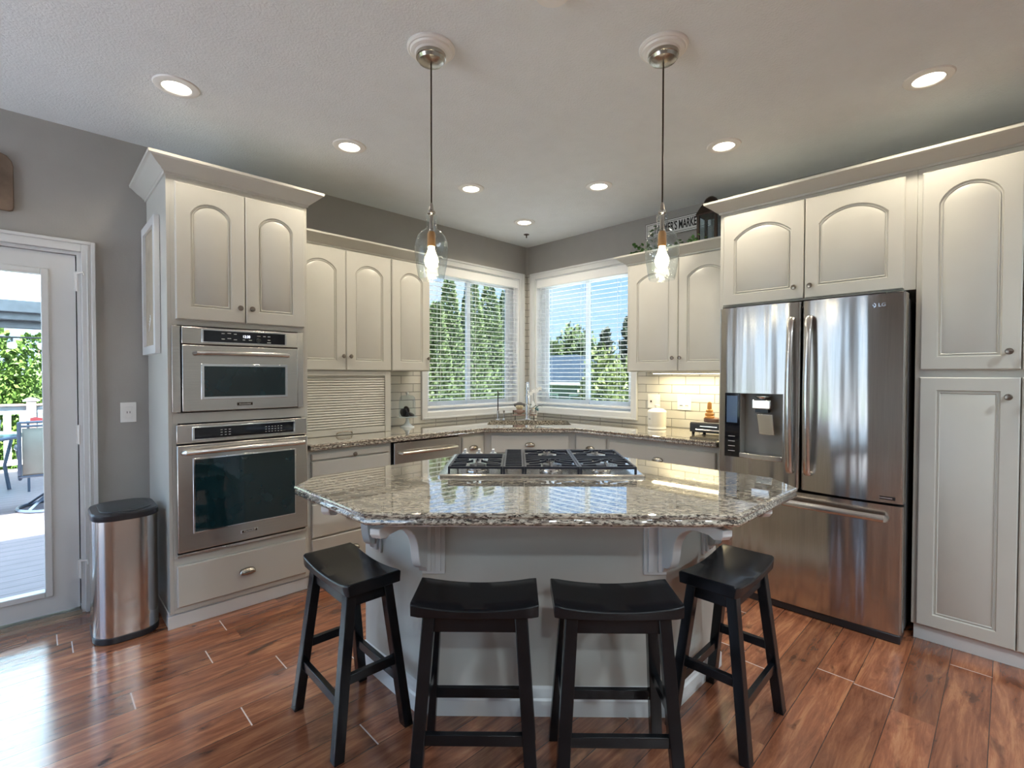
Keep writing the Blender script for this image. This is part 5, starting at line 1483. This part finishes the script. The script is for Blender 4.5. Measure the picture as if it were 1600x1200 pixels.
MB().tube(path, 0.003, 6).build('vine', leaf_ivy, iv)
mb = MB()
for k in range(150):
    t = rg.random() * (len(path) - 1); i = int(t); f_ = t - i
    p = Vector(path[i]).lerp(Vector(path[i + 1]), f_) + Vector((rg.uniform(-.03, .03), rg.uniform(-.04, .04), rg.uniform(-.02, .045)))
    if k < 40: p = Vector((1.515 + rg.uniform(-.035, .035), -0.27 + rg.uniform(-.05, .04), 2.35 + rg.uniform(-.07, .06)))
    elif k < 62: p = Vector((1.60 + rg.uniform(-.03, .05), -0.14 + rg.uniform(-.05, .04), 2.52 + rg.uniform(-.08, .05)))
    p.z = max(p.z, 2.34)
    q = p + Vector((rg.uniform(-1, 1), rg.uniform(-1, 0.3), rg.uniform(-0.6, 0.8))).normalized() * rg.uniform(.026, .042)
    leaf(mb, p, q, rg.uniform(.011, .018), 5, 0.004)
lv = tag(mb.build('leaves', leaf_ivy, iv), kind=None)

# ================================================================== OUTSIDE
GZ = -1.1
struct(B(-30, 45, 5.5, 60, GZ - 0.3, GZ), 'lawn', grass)
struct(B(-0.8, 8, 0.7, 5.5, GZ - 0.3, GZ), 'bounce_ground', simple('pale_bounce_ground', (0.74, 0.80, 0.85), 0.9, bump=0.5, bscale=40, var=0.1))  # unseen pale ground added to bounce daylight up through the left window
struct(B(5.0, 45, -30, 0.7, GZ - 0.3, GZ), 'side_lawn', grass)
struct(B(0.7, 5.0, -30, 0.7, GZ - 0.3, GZ), 'side_bounce_ground', simple('pale_side_bounce', (0.74, 0.80, 0.85), 0.9, bump=0.5, bscale=40, var=0.1))  # unseen pale strip added to bounce daylight up through the right window
bounce_slab = simple('pale_bounce_slab', (0.32, 0.36, 0.42), 0.8, bump=0.3, bscale=30, var=0.08)
struct(B(-18, XW - 0.152, -16, 0.10, -0.30, -0.16).box(XW - 0.152, 6, -18, YB - 0.152, -0.30, -0.16), 'patio', bounce_slab)  # unseen pale slab added to throw sunlight up onto the ceiling
# deck
struct(B(-11, -0.9, 0.152, 7.15, -0.16, -0.115), 'deck', deckm)
struct(B(-11, -0.9, 0.152, 0.19, GZ, -0.161).box(-11, -0.9, 7.10, 7.15, GZ, -0.161), 'deck_skirt', trimw)
# railing
rail_w = simple('railing_white', (0.30, 0.33, 0.35), 0.5)
rl = thing('deck_railing', 'white deck railing with brown cap rail at the far edge of the deck', 'railing', (-4.0, 7.05, -0.114), 'W')
B(-6.8, -0.9, 6.98, 7.12, 0.862, 0.890).build('cap_rail', simple('brown_cap', (0.20, 0.13, 0.11), 0.5), rl)
B(-6.8, -0.9, 7.03, 7.08, 0.735, 0.861).build('top_rail', rail_w, rl)
B(-6.8, -0.9, 7.03, 7.08, -0.05, 0.03).build('bottom_rail', trimw, rl)
x = -6.7
while x < -0.95:
    near = abs((x + 0.0) % 1.9) < 0.1
    B(x - 0.042, x + 0.042, 7.035, 7.075, 0.0305, 0.7345).build('baluster', rail_w, rl)
    x += 0.172
for x in (-5.74, -3.855, -1.97):
    p_ = B(x - 0.055, x + 0.055, 6.965, 7.135, -0.114, 0.93).build('post', simple('brown_post', (0.22, 0.15, 0.13), 0.5) if x == -5.74 else bpy.data.materials['brown_post'], rl)
    MB().rings([[(x - h, 7.05 - h, z), (x + h, 7.05 - h, z), (x + h, 7.05 + h, z), (x - h, 7.05 + h, z)] for h, z in ((0.095, 0.9305), (0.095, 0.945), (0.05, 0.975), (0.01, 0.985))]).build('post_cap', rail_w, p_)

# patio cover
pc = thing('patio_cover', 'pale translucent patio cover with dark stained edge beams above the deck', 'patio cover', (-4.0, 3.6, 1.93), 'W')
MB().add([(-6.8, 2.0, 2.34), (-1.5, 2.0, 2.34), (-1.5, 5.2, 2.262), (-6.8, 5.2, 2.262)], [(0, 1, 2, 3)]).build('boarded_ceiling', soffit, pc)
B(-6.8, -1.5, 4.86, 4.93, 2.11, 2.26).build('beam', dark_beam, pc, bev=0.01)
B(-6.8, -1.5, 4.94, 5.06, 2.02, 2.255).build('beam', dark_beam, pc, bev=0.01)
B(-6.8, -1.5, 5.07, 5.15, 1.925, 2.25).build('beam', dark_beam, pc, bev=0.01)
for x in (-6.7, -1.6): B(x - 0.07, x + 0.07, 5.0, 5.13, -0.114, 1.924).build('post', dark_beam, pc)
sl = thing('string_lights', 'string of small round bulbs hanging under the patio cover', 'string lights', (-4.0, 4.85, 1.8), 'W')
pts = [(-6.7, 4.85, 2.10)] + [(-6.6 + 0.25 * k, 4.85, 1.80 + 0.0016 * (k - 10) ** 2) for k in range(1, 20)] + [(-1.6, 4.85, 2.1)]
MB().tube(pts, 0.012, 6).build('wire', dark, sl)
for k in range(17):
    xx = -5.86 + 0.265 * k
    zz = 1.80
    sk_ = MB().tube([(xx, 4.85, zz + 0.01), (xx, 4.85, zz - 0.06)], 0.010, 6).build('bulb_socket', dark, sl)
    MB().sphere((xx, 4.85, zz - 0.10), 0.046, 12).build('bulb', petal, sk_)

# patio chairs and table
def make_chair():
    s = thing('patio_swivel_chair', '', 'chair', (0, 0, 0), 'W', 'sling patio chairs on the deck')
    # local: back at y = 0 (towards the house), seat towards +y, z from deck
    for sx in (-0.27, 0.27):
        MB().tube([(sx, 0.10, 0.36), (sx, 0.0, 0.42), (sx, -0.02, 0.60), (sx, -0.06, 0.97)], 0.017, 8).tube([(sx, 0.02, 0.40), (sx, 0.5, 0.44)], 0.017, 8).build('side_frame', blue_metal, s)
        MB().tube([(sx, -0.03, 0.68), (sx * 1.12, 0.10, 0.69), (sx * 1.12, 0.40, 0.68), (sx * 1.08, 0.48, 0.58), (sx, 0.49, 0.44)], 0.014, 8, flat=0.020).build('arm', blue_metal, s)
    for (yy, zz) in ((-0.055, 0.925), (0.0, 0.395), (0.49, 0.44), (-0.06, 0.965)):
        MB().tube([(-0.27, yy, zz), (0.27, yy, zz)], 0.013, 8).build('cross_bar', blue_metal, s)
    mb = MB().rings([[(x, y_, z_) for x in (-0.25, -0.1, 0.1, 0.25)] for (y_, z_) in ((-0.052, 0.905), (-0.025, 0.66), (0.0, 0.42), (0.06, 0.40), (0.48, 0.44))], False, False, False)
    so = mb.build('sling', sling, s); q = so.modifiers.new('solid', 'SOLIDIFY'); q.thickness = 0.004
    ring = [(0.30 * math.cos(2 * math.pi * k / 28), 0.24 + 0.30 * math.sin(2 * math.pi * k / 28), 0.018) for k in range(29)]
    MB().tube(ring, 0.018, 8).build('base_ring', blue_metal, s)
    for a in (45, 135, 225, 315):
        MB().tube([(0.29 * math.cos(R(a)), 0.24 + 0.29 * math.sin(R(a)), 0.03), (0.12 * math.cos(R(a)), 0.24 + 0.12 * math.sin(R(a)), 0.14), (0.02 * math.cos(R(a)), 0.24 + 0.02 * math.sin(R(a)), 0.22)], 0.017, 8, flat=0.012).build('base_leg', blue_metal, s)
    MB().lathe([(0.035, 0.20), (0.030, 0.375)], (0, 0.24, 0), 14).build('swivel_post', blue_metal, s)
    return s
ch = make_chair()
for i, (x, y_, a, lab) in enumerate(((-3.665, 3.50, 0, 'sling patio chair seen from behind, right of the glass table on the deck'), (-4.28, 3.75, 60, 'dark framed patio chair at the left edge of the door glass'))):
    o = ch if i == 0 else copy_tree(ch)
    o.location = (x, y_, -0.1145); o.rotation_euler = (0, 0, R(a)); o['label'] = lab
tb2 = thing('patio_table', 'glass topped patio table with blue metal frame on the deck', 'table', (-4.68, 4.98, -0.1145), 'W')
MB().lathe([(0.74, 0.60), (0.74, 0.610)], (-4.68, 4.98, 0), 40).build('glass_top', table_glass, tb2)
mb = MB(); mb.tube([(-4.68 + 0.75 * math.cos(2 * math.pi * k / 40), 4.98 + 0.75 * math.sin(2 * math.pi * k / 40), 0.590) for k in range(41)], 0.02, 8); mb.build('rim', blue_metal, tb2)
for a in (20, 110, 200, 290):
    MB().tube([(-4.68 + 0.70 * math.cos(R(a)), 4.98 + 0.70 * math.sin(R(a)), 0.58), (-4.68 + 0.62 * math.cos(R(a)), 4.98 + 0.62 * math.sin(R(a)), 0.2), (-4.68 + 0.66 * math.cos(R(a)), 4.98 + 0.66 * math.sin(R(a)), -0.11)], 0.02, 8).build('leg', blue_metal, tb2)
cool = MB().box(-3.90, -3.62, 4.95, 5.15, 0.0, 0.0)
rc_ = thing('folded_red_towel', 'folded red towel lying on a small stand beyond the patio chair', 'towel', (-3.70, 5.0, 0.752), 'W')
MB().rings([[(-3.86 + 0.05 * k, 4.90, 0.752 + 0.0) , (-3.86 + 0.05 * k, 5.10, 0.752), (-3.86 + 0.05 * k, 5.08, 0.79 + 0.012 * math.sin(k * 1.7)), (-3.86 + 0.05 * k, 4.92, 0.79 + 0.012 * math.sin(k * 1.3))] for k in range(9)]).build('cloth', redm, rc_)
sd2 = thing('side_stand', 'low blue metal side stand on the deck beyond the patio chair', 'stand', (-3.68, 5.0, -0.1145), 'W')
B(-3.90, -3.42, 4.85, 5.15, 0.735, 0.751).build('top', blue_metal, sd2)
for x in (-3.88, -3.44):
    for yy in (4.87, 5.13): B(x - .012, x + .012, yy - .012, yy + .012, -0.1145, 0.7345).build('leg', blue_metal, sd2)

# trees and hedges: scattered leaf clusters around a trunk
def foliage(mb, shape, n, s0, s1, rnd):
    for _ in range(n):
        p, nrm = shape(rnd)
        s = rnd.uniform(s0, s1)
        d1 = (nrm + Vector((rnd.uniform(-.7, .7), rnd.uniform(-.7, .7), rnd.uniform(-.2, 1.2)))).normalized()
        d2 = d1.cross(Vector((rnd.uniform(-1, 1), rnd.uniform(-1, 1), rnd.uniform(-1, 1)))).normalized()
        a = p; b_ = p + d1 * s * 0.55 + d2 * s * 0.35; c = p + d1 * s; e_ = p + d1 * s * 0.55 - d2 * s * 0.35
        mb.add([a, b_, c, e_], [(0, 1, 2, 3)])
def cone_shape(c, r, h, z0, power=0.75, lump=0.12, seed=0):
    ph = random.Random(seed).uniform(0, 6)
    def f(rnd):
        t = 1 - (1 - rnd.random() * 0.995) ** 0.72
        a = rnd.uniform(0, 2 * math.pi)
        rr = r * (1 - t) ** power * min(1, (t + 0.08) * 5) * (1 + lump * math.sin(a * 5 + t * 26 + ph) + lump * math.sin(a * 3 - t * 41 + ph)) * rnd.uniform(0.72, 1.0)
        n = Vector((math.cos(a), math.sin(a), 0.35))
        return Vector((c[0] + rr * math.cos(a), c[1] + rr * math.sin(a), z0 + t * h)), n
    return f
def blob_shape(c, rx, ry, rz, lump=0.15, seed=0):
    ph = random.Random(seed).uniform(0, 6)
    def f(rnd):
        u = rnd.uniform(-0.9, 1); a = rnd.uniform(0, 2 * math.pi); q = math.sqrt(1 - u * u)
        k = (1 + lump * math.sin(a * 4 + u * 7 + ph) + lump * math.sin(a * 7 - u * 11 + ph)) * rnd.uniform(0.75, 1.0)
        n = Vector((q * math.cos(a), q * math.sin(a), u))
        return Vector((c[0] + rx * k * n.x, c[1] + ry * k * n.y, c[2] + rz * k * n.z)), n
    return f
def tree(name, label, cat, c, z0, h, shape, n, s0, s1, mat, group=None, seed=1, core=None, trunk=0.08):
    t_ = thing(name, label, cat, (c[0], c[1], z0), 'W', group)
    rnd = random.Random(seed)
    MB().tube([(c[0], c[1], z0), (c[0] + 0.03, c[1], z0 + h * 0.5), (c[0], c[1], z0 + h * 0.93)], trunk, 8, r2=trunk * 0.25).build('trunk', bark, t_)
    mb = MB(); foliage(mb, shape, n, s0, s1, rnd)
    if core: core(mb)
    mb.build('foliage', mat, t_, smooth=False)
    return t_
def cone_core(c, r, h, z0, k=0.72):
    return lambda mb: mb.lathe([(r * k * 0.5, z0 + 0.1), (r * k, z0 + h * 0.12), (r * k * 0.8, z0 + h * 0.4), (r * k * 0.42, z0 + h * 0.75), (0.02, z0 + h * 0.88)], (c[0], c[1], 0), 14)
def blob_core(c, rx, ry, rz, k=0.74):
    return lambda mb: mb.sphere(c, rx * k, 14, rz / rx, 1, ry / rx)
arb = [((3.45, 6.5), 0.62, 4.35), ((4.02, 6.7), 0.60, 5.05), ((4.70, 6.6), 0.68, 5.08), ((5.42, 6.7), 0.72, 5.10), ((6.2, 6.8), 0.7, 5.0), ((2.75, 6.4), 0.6, 3.9)]
arb_l = ['shortest pointed arborvitae at the left of the left window', 'tall narrow arborvitae just right of the shortest one, seen through the left window', 'tall arborvitae in the middle of the left window, right of the sash bar', 'tall arborvitae at the right of the left window', 'arborvitae behind the right frame of the left window', 'arborvitae hidden partly by the wall cabinet, left of the left window']
for i, (c, r, h) in enumerate(arb):
    tree('arborvitae', arb_l[i], 'tree', c, GZ, h, cone_shape(c, r * 1.02, h, GZ, 0.62, 0.07, i), 9000, 0.06, 0.12, leaf_arb, 'tall arborvitae behind the left window', 20 + i, cone_core(c, r, h, GZ, 0.70))
hed = [((-4.45, 8.6), 0.62, 3.35), ((-3.75, 8.7), 0.62, 3.22), ((-5.25, 8.6), 0.62, 3.3), ((-3.0, 8.6), 0.6, 3.2)]
hed_l = ['bright green hedge shrub at the left behind the deck railing', 'bright green hedge shrub behind the railing post', 'bright green hedge shrub further left behind the deck railing', 'bright green hedge shrub at the right behind the door frame']
for i, (c, r, h) in enumerate(hed):
    tree('hedge_shrub', hed_l[i], 'shrub', c, GZ, h, cone_shape(c, r * 1.15, h, GZ, 0.38, 0.10, 40 + i), 9000, 0.05, 0.11, leaf_bright, 'bright hedge behind the deck', 60 + i, cone_core(c, r * 1.05, h, GZ, 0.8))
# right window view
rt = [('leafy_tree', 'round green tree beyond the neighbouring roof, left in the right window', 'tree', (22, 18.9), 5.0, 'blob', (22, 18.9, 1.5), (1.0, 1.0, 2.2), leaf_arb, 2200, .2, .4),
      ('leafy_tree', 'tall green tree beyond the neighbouring roof, middle of the right window', 'tree', (24.5, 18.9), 5.4, 'blob', (24.5, 18.9, 2.0), (1.0, 1.1, 2.6), leaf_arb, 2200, .2, .4),
      ('leafy_tree', 'green tree beyond the neighbouring roof, beside the sash bar of the right window', 'tree', (22, 15.7), 5.0, 'blob', (22, 15.7, 1.5), (1.0, 1.0, 2.2), leaf_arb, 2200, .2, .4),
      ('conifer', 'slender dark conifer just right of the sash bar in the right window', 'tree', (13.0, 8.0), 4.35, 'cone', 0.55, 4.35, leaf_blue, 1500, .14, .30),
      ('conifer', 'tall thin grey-green conifer at the right of the right window', 'tree', (12.3, 6.35), 4.65, 'cone', 0.9, 4.65, leaf_blue, 1800, .18, .36),
      ('bushy_shrub', 'yellow-green bush filling the lower right of the right window', 'shrub', (9.0, 4.45), 2.6, 'blob', (9.0, 4.45, 0.25), (0.95, 0.8, 1.35), leaf_bush, 3200, .09, .18),
      ('bushy_shrub', 'taller yellow-green bush just right of the sash bar in the right window', 'shrub', (9.4, 5.55), 3.2, 'blob', (9.4, 5.55, 0.45), (0.75, 0.7, 1.6), leaf_bush, 3200, .09, .18)]
for i, q in enumerate(rt):
    if q[5] == 'blob':
        tree(q[0], q[1], q[2], q[3], GZ, q[4] * 0.75, blob_shape(q[6], *q[7], seed=i), q[9], q[10], q[11], q[8], None, 90 + i, blob_core(q[6], *q[7], k=0.7))
    else:
        tree(q[0], q[1], q[2], q[3], GZ, q[4], cone_shape(q[3], q[6], q[7], GZ, 0.9, 0.3, i), q[9], q[10], q[11], q[8], None, 90 + i, None, trunk=0.10)
# neighbouring house
nh = thing('neighbouring_house', 'grey house with blue-grey shingle hip roof outside the right window', 'house', (15.5, 12.0, GZ), 'W')
B(14.3, 20, 9.7, 20.5, GZ, 0.86).build('house_wall', sidingb, nh)
MB().rings([[(13.8, 9.2, 0.90), (20.5, 9.2, 0.90), (20.5, 21.0, 0.90), (13.8, 21.0, 0.90)], [(13.8, 9.2, 1.02), (20.5, 9.2, 1.02), (20.5, 21.0, 1.02), (13.8, 21.0, 1.02)]]).build('eaves', trimw, nh)
MB().rings([[(13.8, 9.2, 1.021), (20.5, 9.2, 1.021), (20.5, 21.0, 1.021), (13.8, 21.0, 1.021)], [(16.9, 12.6, 2.45), (17.1, 12.6, 2.45), (17.1, 17.6, 2.45), (16.9, 17.6, 2.45)]]).build('roof', rooftile, nh)
for (a, b_) in ((10.3, 10.9), (11.6, 12.6), (13.6, 14.8)):
    wf = B(14.255, 14.299, a, b_, -0.45, 0.45).build('window_frame', trimw, nh)
    B(14.24, 14.254, a + 0.08, b_ - 0.08, -0.37, 0.37).build('pane', simple('dark_pane', (0.08, 0.11, 0.14), 0.1), wf)
# fence line beyond
fn = thing('backyard_fence', 'low weathered fence between the garden and the neighbouring house', 'fence', (11.5, 5.0, GZ), 'W')
B(11.0, 11.05, -4, 16, GZ, 0.05).build('fence_boards', planks_mat('fence_boards', (0.30, 0.26, 0.20), 0.14, 'Y', 0.06), fn)
